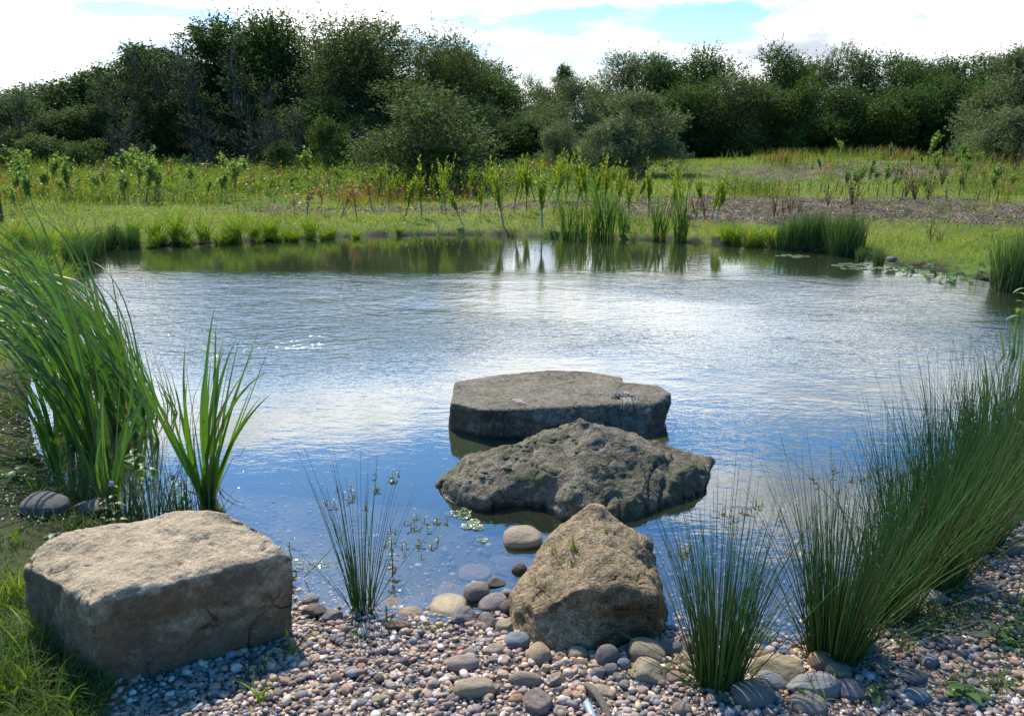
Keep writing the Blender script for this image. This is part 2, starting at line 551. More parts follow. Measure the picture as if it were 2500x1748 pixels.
calm_near = t.ramp(spx.outputs[1], 3.8, 6.2)
calm_far = t.ramp(spx.outputs[1], 10.0, 8.5)
wamp = t.math('ADD', 0.05, t.math('MULTIPLY', t.math('MULTIPLY', t.math('ADD', 0.10, t.math('MULTIPLY', calm_near, 0.9)), t.math('ADD', 0.05, t.math('MULTIPLY', calm_far, 0.95))),
              t.math('ADD', t.math('ADD', 0.30, t.math('MULTIPLY', t.ramp(gust.outputs[0], 0.40, 0.62), 0.9)), t.math('MULTIPLY', puff, 0.5))))
hgt = t.math('ADD', t.math('MULTIPLY', w1.outputs[0], 0.012), t.math('ADD', t.math('MULTIPLY', w2.outputs[0], 0.0075), t.math('MULTIPLY', w3.outputs[0], 0.0028)))
hgt = t.math('MULTIPLY', hgt, wamp)
bw = t.n('ShaderNodeBump'); bw.inputs['Distance'].default_value = 1.0
t.L(hgt, bw.inputs['Height'])
dep = t.n('ShaderNodeAttribute', attribute_name='depth')
opac = t.math('SUBTRACT', 1.0, t.math('EXPONENT', t.math('MULTIPLY', dep.outputs['Fac'], -5.5)), clamp=True)
trn = t.n('ShaderNodeBsdfTransparent'); trn.inputs[0].default_value = (0.90, 0.93, 0.86, 1)
murk = t.n('ShaderNodeBsdfDiffuse'); murk.inputs[0].default_value = (0.048, 0.060, 0.026, 1)
body = t.n('ShaderNodeMixShader'); t.L(opac, body.inputs[0]); t.L(trn.outputs[0], body.inputs[1]); t.L(murk.outputs[0], body.inputs[2])
gl = t.n('ShaderNodeBsdfGlossy'); gl.inputs['Roughness'].default_value = 0.035
t.L(bw.outputs[0], gl.inputs['Normal'])
dt = t.n('ShaderNodeVectorMath', operation='DOT_PRODUCT'); t.L(geo.outputs['Incoming'], dt.inputs[0]); t.L(bw.outputs[0], dt.inputs[1])
om = t.math('SUBTRACT', 1.0, t.math('ABSOLUTE', dt.outputs['Value']), clamp=True)
frs = t.math('ADD', 0.13, t.math('MULTIPLY', t.math('POWER', om, 2.5), 0.87), clamp=True)
ws = t.n('ShaderNodeMixShader'); t.L(frs, ws.inputs[0]); t.L(body.outputs[0], ws.inputs[1]); t.L(gl.outputs[0], ws.inputs[2])
t.L(ws.outputs[0], o_.inputs[0])
water = link('pond_water', np_mesh('pond_water', np.stack([fx, fy, np.zeros_like(fx)], 1), wq, mw, attrs={'depth': np.clip(wdep, 0, 2)}))
tag(water, 'rippled pond water mirroring blue sky and white cloud', None, None, 'structure')

# ================================================================== BOULDERS
def rock_mat(name, c1, c2, c3, grain=60, kc=1.0, lichen=(0.35, 0.34, 0.30), lich=0.0, moss=0.0, wet=0.03, bump=0.006):
    m, t = new_mat(name)
    o = t.n('ShaderNodeOutputMaterial'); p = t.n('ShaderNodeBsdfPrincipled')
    tc_ = t.n('ShaderNodeTexCoord'); pos = tc_.outputs['Object']
    g = t.n('ShaderNodeNewGeometry')
    a = t.noise(pos, 4.5, 6, 0.6, 0.3); b = t.noise(pos, 17, 6, 0.65); c = t.noise(pos, grain * 2, 4, 0.7)
    col = t.mix(t.ramp(a.outputs[0], 0.38, 0.62), c1, c2)
    col = t.mix(t.math('MULTIPLY', t.ramp(b.outputs[0], 0.52, 0.70), 0.75), col, c3)
    if lich:
        lf = t.math('MULTIPLY', t.ramp(t.noise(pos, 9, 7, 0.75).outputs[0], 0.60, 0.66), lich)
        col = t.mix(lf, col, lichen)
    if moss:
        nz = t.n('ShaderNodeSeparateXYZ'); t.L(g.outputs['Normal'], nz.inputs[0])
        mf = t.math('MULTIPLY', t.ramp(t.noise(pos, 6, 6, 0.7).outputs[0], 0.47, 0.60), moss)
        col = t.mix(mf, col, (0.075, 0.085, 0.028))
    col = t.mix(1.0, col, t.mix(t.ramp(c.outputs[0], 0.3, 0.7), (1 - .5 * kc,) * 3, (1 + .5 * kc,) * 3), 'MULTIPLY')
    col = t.mix(1.0, col, t.mix(t.ramp(t.noise(pos, 34, 5, 0.75).outputs[0], 0.36, 0.64), (1 - .38 * kc, 1 - .39 * kc, 1 - .42 * kc), (1 + .3 * kc,) * 3), 'MULTIPLY')
    wv = t.n('ShaderNodeVectorMath', operation='ADD'); t.L(pos, wv.inputs[0]); wn3 = t.noise(pos, 5, 4, 0.6); sc3 = t.n('ShaderNodeVectorMath', operation='SCALE'); t.L(wn3.outputs['Color'], sc3.inputs[0]); sc3.inputs['Scale'].default_value = 0.16; t.L(sc3.outputs[0], wv.inputs[1])
    vc = t.n('ShaderNodeTexVoronoi', feature='DISTANCE_TO_EDGE'); vc.inputs['Scale'].default_value = 4.2; t.L(wv.outputs[0], vc.inputs['Vector'])
    crk = t.math('MULTIPLY', t.ramp(vc.outputs['Distance'], 0.022, 0.0), t.ramp(a.outputs[0], 0.50, 0.62))
    col = t.mix(t.math('MULTIPLY', crk, 0.7), col, (0.03, 0.025, 0.018))
    sp = t.n('ShaderNodeSeparateXYZ'); t.L(g.outputs['Position'], sp.inputs[0])
    wn = t.math('ADD', sp.outputs[2], t.math('MULTIPLY', t.math('SUBTRACT', b.outputs[0], 0.5), 0.05))
    wf = t.ramp(wn, wet + 0.012, wet - 0.012)
    col = t.mix(wf, col, t.mix(1.0, col, (0.42, 0.40, 0.36), 'MULTIPLY'))
    t.L(col, p.inputs['Base Color'])
    rr = t.math('SUBTRACT', 0.92, t.math('MULTIPLY', wf, 0.62)); t.L(rr, p.inputs['Roughness'])
    p.inputs['Specular IOR Level'].default_value = 0.25
    vo = t.n('ShaderNodeTexVoronoi'); vo.inputs['Scale'].default_value = grain; t.L(pos, vo.inputs['Vector'])
    hh = t.math('ADD', t.math('MULTIPLY', b.outputs[0], 2.2), t.math('ADD', t.math('MULTIPLY', c.outputs[0], 0.9), t.math('MULTIPLY', vo.outputs[0], 0.6)))
    hh = t.math('SUBTRACT', hh, t.math('MULTIPLY', crk, 1.6))
    bm = t.n('ShaderNodeBump'); bm.inputs['Distance'].default_value = bump; bm.inputs['Strength'].default_value = 1.0
    t.L(hh, bm.inputs['Height']); t.L(bm.outputs[0], p.inputs['Normal'])
    t.L(p.outputs[0], o.inputs[0])
    return m
def hull_bm(bm, pts):
    vs = [bm.verts.new([float(c) for c in p]) for p in pts]
    r = bmesh.ops.convex_hull(bm, input=vs)
    junk = [g for g in r['geom_interior'] if isinstance(g, bmesh.types.BMVert)] + [g for g in r['geom_unused'] if isinstance(g, bmesh.types.BMVert)]
    bmesh.ops.delete(bm, geom=list(set(junk)), context='VERTS')
def boulder(name, hulls, mat, voxel=0.011, smooth=6, amp=0.02, scale=5.0, ridged=0.0, seed=1, origin=None, carve=None, strat=0.0):
    bm = bmesh.new()
    for h in hulls:
        hull_bm(bm, h)
    me = bpy.data.meshes.new('tmp'); bm.to_mesh(me); bm.free()
    ob = bpy.data.objects.new('tmp', me); COL.objects.link(ob)
    md = ob.modifiers.new('r', 'REMESH'); md.mode = 'VOXEL'; md.voxel_size = voxel; md.adaptivity = 0
    m2 = ob.modifiers.new('s', 'SMOOTH'); m2.factor = 0.6; m2.iterations = smooth
    dg = bpy.context.evaluated_depsgraph_get(); dg.update()
    ev = bpy.data.meshes.new_from_object(ob.evaluated_get(dg))
    bpy.data.objects.remove(ob); bpy.data.meshes.remove(me)
    n = len(ev.vertices)
    co = np.empty(n * 3, np.float32); no = np.empty(n * 3, np.float32)
    ev.vertices.foreach_get('co', co); ev.vertices.foreach_get('normal', no)
    co = co.reshape(-1, 3).astype(float); no = no.reshape(-1, 3).astype(float)
    warp = np.stack([fbm(co + 3.1, scale, 2, seed + 40), fbm(co + 7.7, scale, 2, seed + 50), fbm(co + 5.5, scale, 2, seed + 60)], 1) * 0.06
    q = co + warp
    d = amp * fbm(q, scale, 6, seed, 0.60)
    if ridged:
        rg = 1 - np.abs(fbm(q, scale * 0.9, 3, seed + 9)) * 4
        d -= ridged * np.clip(rg - 0.55, 0, 1) ** 2 * 3
    if strat:
        zq = q.copy(); zq[:, 2] *= 5; zq[:, :2] *= 0.7
        d += strat * fbm(zq, scale * 1.2, 4, seed + 80)
    if carve is not None: d += carve(co, no)
    co = co + no * d[:, None]
    if origin is None:
        origin = np.array([co[:, 0].mean(), co[:, 1].mean(), 0.0])
    ev.vertices.foreach_set('co', (co - origin).astype(np.float32).ravel())
    ev.polygons.foreach_set('use_smooth', np.ones(len(ev.polygons), bool))
    ev.update()
    ev.name = name
    ev.materials.append(mat)
    o = link(name, ev, loc=origin)
    return o, co, no
def down(pts, z):
    return [np.array([p[0], p[1], z]) for p in pts]

M_SAND = rock_mat('sandstone', (0.47, 0.36, 0.225), (0.40, 0.30, 0.185), (0.27, 0.205, 0.13), 70, 0.5, lich=0.15, wet=-0.2)
def crust_shade_mat(src, name, dark, thr=0.0):
    """copy of a rock material with blotchy dark lichen crust and painted shade, strongest on upright faces"""
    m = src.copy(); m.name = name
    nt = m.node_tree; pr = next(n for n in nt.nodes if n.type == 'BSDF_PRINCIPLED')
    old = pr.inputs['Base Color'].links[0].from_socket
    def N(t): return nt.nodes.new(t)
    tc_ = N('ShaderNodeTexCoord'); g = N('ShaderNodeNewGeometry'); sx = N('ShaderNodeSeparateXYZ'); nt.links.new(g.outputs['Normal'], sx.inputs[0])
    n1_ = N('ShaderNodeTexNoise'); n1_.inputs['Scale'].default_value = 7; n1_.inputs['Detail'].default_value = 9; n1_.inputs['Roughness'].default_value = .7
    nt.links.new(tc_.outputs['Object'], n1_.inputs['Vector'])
    ab = N('ShaderNodeMath'); ab.operation = 'MULTIPLY_ADD'; nt.links.new(sx.outputs[2], ab.inputs[0]); ab.inputs[1].default_value = -.30; nt.links.new(n1_.outputs[0], ab.inputs[2])  # upright faces turn darker than the lichen alone: shade put into the colour
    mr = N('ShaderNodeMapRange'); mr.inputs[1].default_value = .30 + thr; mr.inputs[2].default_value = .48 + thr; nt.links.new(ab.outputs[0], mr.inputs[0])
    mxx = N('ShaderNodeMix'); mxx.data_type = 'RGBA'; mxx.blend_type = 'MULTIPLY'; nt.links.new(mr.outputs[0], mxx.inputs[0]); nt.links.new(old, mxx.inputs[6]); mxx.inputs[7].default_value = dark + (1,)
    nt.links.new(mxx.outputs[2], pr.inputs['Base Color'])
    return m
M_BLOCK = crust_shade_mat(M_SAND, 'crust_shade_sandstone', (.42, .42, .40))  # lichen crust, plus the shade of the front painted into the colour
# 1 big sandstone block, lower left
top = [G(223, 1474, .352), G(62, 1378, .325), G(100, 1330, .345), G(142, 1310, .36), G(290, 1283, .37), G(457, 1241, .385), G(560, 1250, .38),
       G(632, 1281, .36), G(690, 1328, .335), G(718, 1356, .305), G(560, 1350, .345), G(400, 1385, .36), G(290, 1425, .36), G(252, 1452, .362)]
bot_f = [G(256, 1716, .03), G(480, 1625, .03), G(712, 1545, .03), G(726, 1440, .19), G(78, 1560, .06)]
bot = down(bot_f[:3], -0.06) + down([bot_f[4]], -0.06) + down([top[3], top[5], top[7]], -0.06)
def carve_block(co, no):
    # pitted hollows on the top bed, rough broken front
    d = np.zeros(len(co))
    topn = no[:, 2] > 0.6
    hol = fbm(co * np.array([1, 1.6, 1]), 6.5, 3, 77)
    d -= topn * 0.035 * np.clip(hol - 0.08, 0, 1)
    pit = fbm(co, 38, 2, 78)
    d -= 0.010 * np.clip(pit - 0.27, 0, 1) * 3
    fr_ = (no[:, 1] < -0.5)
    d += fr_ * 0.010 * fbm(co * np.array([1, 1, .5]), 11, 4, 79)
    return d
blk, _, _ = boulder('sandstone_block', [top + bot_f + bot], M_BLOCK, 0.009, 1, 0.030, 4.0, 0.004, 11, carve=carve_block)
tag(blk, 'large squared sandstone block standing on the gravel beside the grassy bank', 'boulder')

# 2 flat slab in the water
M_SLAB = rock_mat('slab_stone', (0.20, 0.165, 0.115), (0.155, 0.128, 0.088), (0.11, 0.095, 0.07), 60, lichen=(0.30, 0.30, 0.28), lich=0.22, moss=0.15, wet=0.02, bump=0.003)
M_SLAB = crust_shade_mat(M_SLAB, 'crust_shade_slab_stone', (.45, .45, .45))
zt = 0.168
tA = [G(1111, 930, zt), G(1230, 914, zt), G(1350, 903, zt), G(1440, 907, zt), G(1519, 920, zt), G(1523, 985, zt - .004), G(1416, 979, zt), G(1275, 997, zt), G(1210, 1003, zt - .006), G(1176, 1000, zt), G(1102, 983, zt - .004)]
tB = [G(1500, 932, zt - .004), G(1610, 941, zt - .008), G(1636, 958, zt - .012), G(1641, 982, zt - .05), G(1600, 984, zt - .012), G(1530, 985, zt - .004), G(1490, 978, zt)]
wA = [G(1096, 1046, 0), G(1155, 1062, 0), G(1231, 1071, 0), G(1330, 1074, 0), G(1500, 1076, 0), G(1519, 985, 0), G(1111, 985, 0)]
wB = [G(1450, 1076, 0), G(1570, 1074, 0), G(1600, 1030, .02), G(1590, 1010, 0), G(1500, 985, 0)]
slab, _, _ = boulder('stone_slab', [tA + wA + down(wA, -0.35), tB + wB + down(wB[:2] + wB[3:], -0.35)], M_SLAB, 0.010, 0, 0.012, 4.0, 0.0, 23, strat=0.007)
tag(slab, 'broad flat-topped stone slab rising from the pond, farthest of the boulders', 'boulder')

# 3 low mossy boulder, middle
M_MOSSY = rock_mat('mossy_boulder_stone', (0.225, 0.185, 0.13), (0.165, 0.138, 0.092), (0.085, 0.073, 0.048), 75, lichen=(0.30, 0.24, 0.14), lich=0.15, moss=0.55, wet=0.02, bump=0.008)
pk = G(1414, 1018, .30)
A_ = [pk, G(1460, 1042, .268), G(1525, 1066, .235), G(1612, 1103, .170), G(1672, 1132, .115), G(1695, 1150, .085), G(1708, 1168, .045), G(1410, 1095, .235), G(1404, 1175, .14), G(1330, 1120, .17), G(1380, 1232, .075), G(1450, 1243, .065), G(1560, 1228, .06), G(1640, 1195, .06)]
wA = [G(1710, 1182, 0), G(1700, 1197, 0), G(1634, 1234, 0), G(1568, 1272, 0), G(1500, 1281, 0), G(1400, 1272, 0), G(1358, 1266, 0), G(1345, 1240, 0), G(1300, 1205, 0), np.array([1.1, 3.80, 0]), np.array([0.6, 4.0, 0]), np.array([0.15, 4.0, 0])]
B_ = [G(1400, 1032, .275), G(1306, 1076, .205), G(1220, 1103, .165), G(1155, 1136, .125), G(1095, 1156, .085), G(1074, 1170, .05), G(1240, 1155, .11), G(1176, 1172, .095), G(1128, 1206, .05), G(1176, 1226, .05), G(1238, 1212, .05), G(1330, 1140, .15)]
wB = [G(1066, 1184, 0), G(1078, 1198, 0), G(1105, 1218, 0), G(1135, 1236, 0), G(1176, 1250, 0), G(1225, 1235, 0), G(1274, 1212, 0), G(1330, 1200, 0), np.array([0.2, 4.0, 0]), np.array([-0.25, 3.85, 0])]
def carve_mossy(co, no):
    d = 0.012 * fbm(co, 30, 3, 61)
    cr = np.abs(fbm(co * np.array([1.0, .5, 1.0]) + 2.2, 5.5, 2, 62))
    d -= 0.016 * np.exp(-(cr / 0.02) ** 2)
    return d
E_ = [G(1385, 1046, .262), G(1306, 1080, .200), G(1240, 1150, .115), G(1290, 1150, .135), G(1345, 1160, .150), G(1404, 1175, .14), G(1274, 1200, .045), G(1335, 1218, .05)]
wE = [G(1300, 1208, 0), G(1345, 1240, 0), G(1225, 1235, 0), np.array([0.2, 3.95, 0]), np.array([0.6, 3.95, 0])]
msy, msy_co, msy_no = boulder('mossy_boulder', [A_ + wA + down(wA, -0.3), B_ + wB + down(wB, -0.3), E_ + wE + down(wE, -0.3)], M_MOSSY, 0.011, 3, 0.050, 3.2, 0.0, 34, carve=carve_mossy, strat=0.012)
tag(msy, 'wide low peaked boulder with moss and a wet bay in its near edge', 'boulder')
# moss cushions on it
rng = np.random.default_rng(5)
cand = np.where((msy_no[:, 2] > 0.35) & (fbm(msy_co, 7, 3, 90) > 0.05) & (msy_co[:, 2] > 0.10) & (msy_co[:, 0] < G(1440, 1024, .28)[0]))[0]
sel = rng.choice(cand, min(110, len(cand)), replace=False)
def ico(sub):
    bm = bmesh.new(); bmesh.ops.create_icosphere(bm, subdivisions=sub, radius=1.0)
    v = np.array([x.co[:] for x in bm.verts]); f = np.array([[q.index for q in p.verts] for p in bm.faces]); bm.free()
    return v, f
IV1, IF1 = ico(1); IV2, IF2 = ico(2); IV3, IF3 = ico(3); IV4, IF4 = ico(4)
bag = Bag()
for i in sel:
    s = rng.uniform(0.005, 0.012)
    v = IV2 * np.array([s * 1.5, s, s * 0.4]) * (1 + 0.5 * vnoise(IV2 * 3 + i, 3)[:, None])
    bag.add(v + msy_co[i] - np.array(msy.location), IF2, np.array([0.075, 0.10, 0.04]) * rng.uniform(0.7, 1.4))
mo = link('moss', bag.mesh('moss', plain_mat('moss', 0.95, 0.1, 160, 0.004)), msy); tag(mo, kind='stuff')

# 4 near boulder
M_NEAR = rock_mat('near_boulder_stone', (0.37, 0.265, 0.15), (0.28, 0.205, 0.115), (0.17, 0.12, 0.065), 85, lichen=(0.24, 0.20, 0.05), lich=0.35, moss=0.12, wet=0.012, bump=0.009)
M_NEAR = crust_shade_mat(M_NEAR, 'shade_darkened_near_boulder', (.5, .48, .42), .03)  # front face darkened in the colour to deepen its shade
C_ = [G(1454, 1249, .265), G(1405, 1277, .245), G(1340, 1318, .20), G(1300, 1395, .135), G(1262, 1458, .085), G(1308, 1500, .115), G(1351, 1466, .165), G(1416, 1434, .205),
      G(1500, 1430, .205), G(1592, 1454, .165), G(1608, 1425, .13), G(1582, 1345, .13), G(1542, 1305, .19), G(1490, 1275, .24)]
wC = [G(1315, 1365, 0), G(1256, 1460, 0), G(1256, 1530, .01), G(1290, 1566, .02), G(1350, 1592, .03), G(1438, 1590, .03), G(1545, 1574, .03), G(1608, 1568, .02), G(1626, 1545, .01), G(1612, 1440, 0), G(1592, 1370, 0), G(1560, 1310, 0), G(1430, 1290, 0)]
D_ = [V(1555, 1318, 2.62), V(1578, 1330, 2.6), V(1545, 1345, 2.55), G(1590, 1345, 0), G(1560, 1310, 0), G(1530, 1330, 0), G(1570, 1375, 0)]
def carve_near(co, no):
    d = 0.010 * fbm(co, 34, 3, 71)
    return d
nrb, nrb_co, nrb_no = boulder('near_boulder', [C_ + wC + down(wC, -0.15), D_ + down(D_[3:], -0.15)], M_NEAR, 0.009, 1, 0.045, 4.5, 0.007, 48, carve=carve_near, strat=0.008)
tag(nrb, 'ridged brown boulder with grass sprigs, half on the gravel and half in the water', 'boulder')
# grass sprigs growing on it
def sprig(bag, base, rng, n=14, h=0.05, spread=0.02, c=(0.16, 0.20, 0.04), w=0.0035, lean=0.6):
    b = np.asarray(base) + np.concatenate([rng.normal(size=(n, 2)) * spread, np.zeros((n, 1))], 1)
    a = rng.uniform(0, 2 * math.pi, n); hh = h * rng.uniform(0.5, 1.2, n)
    s = np.linspace(0, 1, 5)
    out_ = np.stack([np.cos(a), np.sin(a), 0 * a], 1)
    P = b[:, None] + out_[:, None] * (hh[:, None] * lean * rng.uniform(0.3, 1.4, n)[:, None] * s ** 2)[..., None] + np.array([0, 0, 1.]) * (hh[:, None] * (s - 0.25 * s ** 2 * lean))[..., None]
    W = w * (1 - s ** 2 * 0.95)[None] * np.ones((n, 1))
    v, q = ribbons(P, W, np.stack([-np.sin(a), np.cos(a), 0 * a], 1))
    bag.add(v, q, np.repeat(np.asarray(c) * rng.uniform(0.6, 1.4, (n, 1)), 10, 0))
bag = Bag()
def on_near(px, py):
    d = ray(px, py); o = np.array([0, 0, H]); rel = nrb_co - o
    tt = rel @ d / (d @ d); dist = np.linalg.norm(rel - tt[:, None] * d, axis=1)
    k = np.where(dist < 0.012)[0]
    return nrb_co[k[np.argmin(tt[k])]] if len(k) else nrb_co[np.argmin(dist)]
for px, py, hh, n in [(1395, 1330, .05, 16), (1405, 1345, .045, 12), (1345, 1345, .06, 10), (1360, 1372, .035, 10), (1385, 1375, .04, 14), (1300, 1420, .03, 6), (1480, 1290, .03, 6)]:
    sprig(bag, on_near(px, py) - np.array(nrb.location) - np.array([0, 0, .004]), rng, n, hh, 0.008)
sg = link('grass_sprigs', bag.mesh('grass_sprigs', M_GRASS), nrb); tag(sg, kind='stuff')

# ================================================================== GRAVEL AND STONES
PAL = np.array([1.55, 1.35, 1.15]) * np.array([[.30, .23, .18], [.24, .19, .16], [.20, .17, .155], [.34, .27, .20], [.36, .33, .30], [.17, .16, .165], [.27, .19, .15], [.22, .20, .19],
                [.42, .39, .36], [.12, .115, .12], [.30, .25, .165], [.25, .17, .135], [.19, .20, .215], [.145, .12, .10]])
M_PEB = plain_mat('pebble_stone', 0.7, 0.22, 60, 0.0, 0.3)
rng = np.random.default_rng(12)
N = 160000
gxp = rng.uniform(-1.3, 3.9, N); gyp = rng.uniform(1.45, 5.6, N)
keep = (np.abs(gxp) < (0.68 * gyp + 1.5)) & (rng.random(N) < np.where(np.abs(gxp) < 0.68 * gyp + 0.25, 1.0, 0.45)) & (rng.random(N) < np.clip(2.9 / (0.25 * gyp ** 2 + 1.0), 0.1, 1))
gxp, gyp = gxp[keep], gyp[keep]
s_ = sdist(gxp, gyp); bm_ = beach_mask(gxp, gyp)
dens = bm_ * np.where(s_ < 0, 0.10 + 0.65 * sst(s_, -0.30, 0.0), 1) * (s_ > -0.75)
keep = rng.random(len(gxp)) < dens
gxp, gyp, s_ = gxp[keep], gyp[keep], s_[keep]
n = len(gxp)
print('gravel', n)
zb = ground_z(gxp, gyp, s_)
rad = np.clip(rng.lognormal(math.log(0.0058), 0.36, n), 0.0032, 0.016)
small = (rad < 0.0088) | (gyp > 3.6)
cg = PAL[rng.integers(0, len(PAL), n)] * rng.uniform(0.75, 1.35, (n, 1))
def pebbles(IV, IF, k):
    m = len(k); ra = rad[k]
    V0 = IV[None] * np.stack([ra * rng.uniform(1.0, 1.55, m), ra * rng.uniform(0.8, 1.1, m), ra * rng.uniform(0.5, 0.85, m)], 1)[:, None, :]
    shp = 1 + 0.42 * (vnoise((IV[None] * 1.3 + np.arange(m)[:, None, None] * 3.77).reshape(-1, 3), 6).reshape(m, -1))
    V0 = V0 * shp[..., None]
    ca = rng.uniform(0, 2 * math.pi, m); tl = rng.normal(0, 0.30, m)
    Y1 = V0[..., 1] * np.cos(tl)[:, None] - V0[..., 2] * np.sin(tl)[:, None]; Z1 = V0[..., 1] * np.sin(tl)[:, None] + V0[..., 2] * np.cos(tl)[:, None]
    X2 = V0[..., 0] * np.cos(ca)[:, None] - Y1 * np.sin(ca)[:, None]; Y2 = V0[..., 0] * np.sin(ca)[:, None] + Y1 * np.cos(ca)[:, None]
    P_ = np.stack([X2 + gxp[k, None], Y2 + gyp[k, None], Z1 + (zb[k] + ra * rng.uniform(0.0, 1.0, m))[:, None]], -1)
    return P_.reshape(-1, 3), (IF[None] + (np.arange(m) * len(IV))[:, None, None]).reshape(-1, 3), np.repeat(cg[k], len(IV), 0)
bag = Bag()
bag.add(*pebbles(IV2, IF2, np.where(~small)[0])); bag.add(*pebbles(IV1 * 1.08, IF1, np.where(small)[0]))
gravel = link('gravel', bag.mesh('gravel', M_PEB))
tag(gravel, 'small mixed rounded pebbles covering the beach in front of the pond', None, None, 'stuff')

# ---- single stones: shared shapes, own colour per object
m_st, t = new_mat('cobble_stone')
o_ = t.n('ShaderNodeOutputMaterial'); p_ = t.n('ShaderNodeBsdfPrincipled')
oi = t.n('ShaderNodeObjectInfo'); tcx = t.n('ShaderNodeTexCoord')
ad = t.n('ShaderNodeVectorMath', operation='ADD'); t.L(tcx.outputs['Object'], ad.inputs[0])
cmb = t.n('ShaderNodeCombineXYZ'); t.L(t.math('MULTIPLY', oi.outputs['Random'], 50.0), cmb.inputs[0]); t.L(cmb.outputs[0], ad.inputs[1])
na = t.noise(ad.outputs[0], 1.3, 6, 0.65, 0.4); nb = t.noise(ad.outputs[0], 22, 4, 0.7)
mpp = t.n('ShaderNodeMapping'); t.L(ad.outputs[0], mpp.inputs[0]); mpp.inputs['Scale'].default_value = (0.6, 1.0, 5.0); mpp.inputs['Rotation'].default_value = (0.4, 0.3, 0)
nc = t.noise(mpp.outputs[0], 1.6, 4, 0.5)
cc = t.mix(1.0, oi.outputs['Color'], t.mix(na.outputs[0], (0.62, 0.60, 0.58), (1.38, 1.36, 1.34)), 'MULTIPLY')
cc = t.mix(1.0, cc, t.mix(t.ramp(nc.outputs[0], 0.4, 0.6), (0.88, 0.9, 0.93), (1.1, 1.06, 1.0)), 'MULTIPLY')
cc = t.mix(1.0, cc, t.mix(nb.outputs[0], (0.65, 0.65, 0.65), (1.35, 1.35, 1.35)), 'MULTIPLY')
gg = t.n('ShaderNodeNewGeometry'); sp = t.n('ShaderNodeSeparateXYZ'); t.L(gg.outputs['Position'], sp.inputs[0])
wf = t.ramp(sp.outputs[2], 0.014, 0.002)
cc = t.mix(wf, cc, t.mix(1.0, cc, (0.5, 0.48, 0.45), 'MULTIPLY'))
t.L(cc, p_.inputs['Base Color']); t.L(t.math('SUBTRACT', 0.68, t.math('MULTIPLY', wf, 0.4)), p_.inputs['Roughness'])
p_.inputs['Specular IOR Level'].default_value = 0.35
bb = t.n('ShaderNodeBump'); bb.inputs['Distance'].default_value = 0.05; bb.inputs['Strength'].default_value = 0.5
t.L(t.math('ADD', na.outputs[0], t.math('MULTIPLY', nb.outputs[0], 0.25)), bb.inputs['Height']); t.L(bb.outputs[0], p_.inputs['Normal'])
t.L(p_.outputs[0], o_.inputs[0])
STONES = {}
def stone_mesh(kind, k):
    key = (kind, k)
    if key not in STONES:
        v = IV4 if kind == 'a' else IV4
        if kind == 'a':   # angular: clip unit ball by random planes
            r = np.random.default_rng(100 + k)
            dd = rnd_dirs(r, 11); hh = r.uniform(0.58, 0.86, 11)
            dots = v @ dd.T
            rr = np.min(np.where(dots > 0.05, hh / np.maximum(dots, 0.05), 9), axis=1)
            rr = np.minimum(rr, 1.0) * 1.18
            vv = v * rr[:, None]
            vv = vv * (1 + 0.10 * fbm(v * 1.5 + k * 5, 1.5, 4, k)[:, None])
        elif kind == 's':  # slightly squarish smooth
            vv = np.sign(v) * np.abs(v) ** 0.82
            vv = vv * (1 + 0.20 * fbm(v + k * 7, 1.1, 3, k)[:, None])
        else:
            vv = v * (1 + 0.22 * fbm(v + k * 9, 0.9, 3, k)[:, None])
        STONES[key] = np_mesh('stone', vv, IF4, m_st)
    return STONES[key]
def stone(px, py, wpx, hpx, col, name, label, kind='r', k=0, rot=0.0, tilt=0.0, group=None, sub=False, zlift=0.0, cat='stone', flat=None):
    g0 = G(px, py + 0.25 * hpx, 0.03)
    for _ in range(3):
        zg = gz(g0[0], g0[1])
        g0 = G(px, py + 0.15 * hpx, max(zg, -0.3 if sub else -0.02) + 0.005)
    zg = gz(g0[0], g0[1])
    dep_ = g0[1] * CP + (H - g0[2]) * SP
    a = 0.5 * wpx / FPX * dep_; hh = 0.5 * hpx / FPX * dep_
    th = math.atan2(H, g0[1])
    b = min(a * 0.85, hh / math.sin(th) * 0.9)
    c = math.sqrt(max(hh ** 2 - (b * math.sin(th)) ** 2, (0.42 * a) ** 2)) / math.cos(th)
    if flat: c = min(c, flat * a)
    c = min(c, a * 0.95)
    z = max((max(zg, -0.03) if not sub else zg) + c * 0.45, c * 0.12) + zlift
    p = G(px, py, z)
    o = link(name, stone_mesh(kind, k), loc=(p[0], p[1], z), scale=(a, b, c))
    o.rotation_euler = (0, R_(tilt), R_(rot))
    o.color = tuple(col) + (1,)
    tag(o, label, cat, group)
    return o
TAN, BRN, DBR, GRY, DGR, BLU, ORG, PNK, RED = (.33, .26, .165), (.22, .175, .135), (.115, .09, .07), (.25, .235, .21), (.13, .13, .135), (.19, .205, .225), (.36, .225, .12), (.33, .25, .20), (.30, .165, .105)
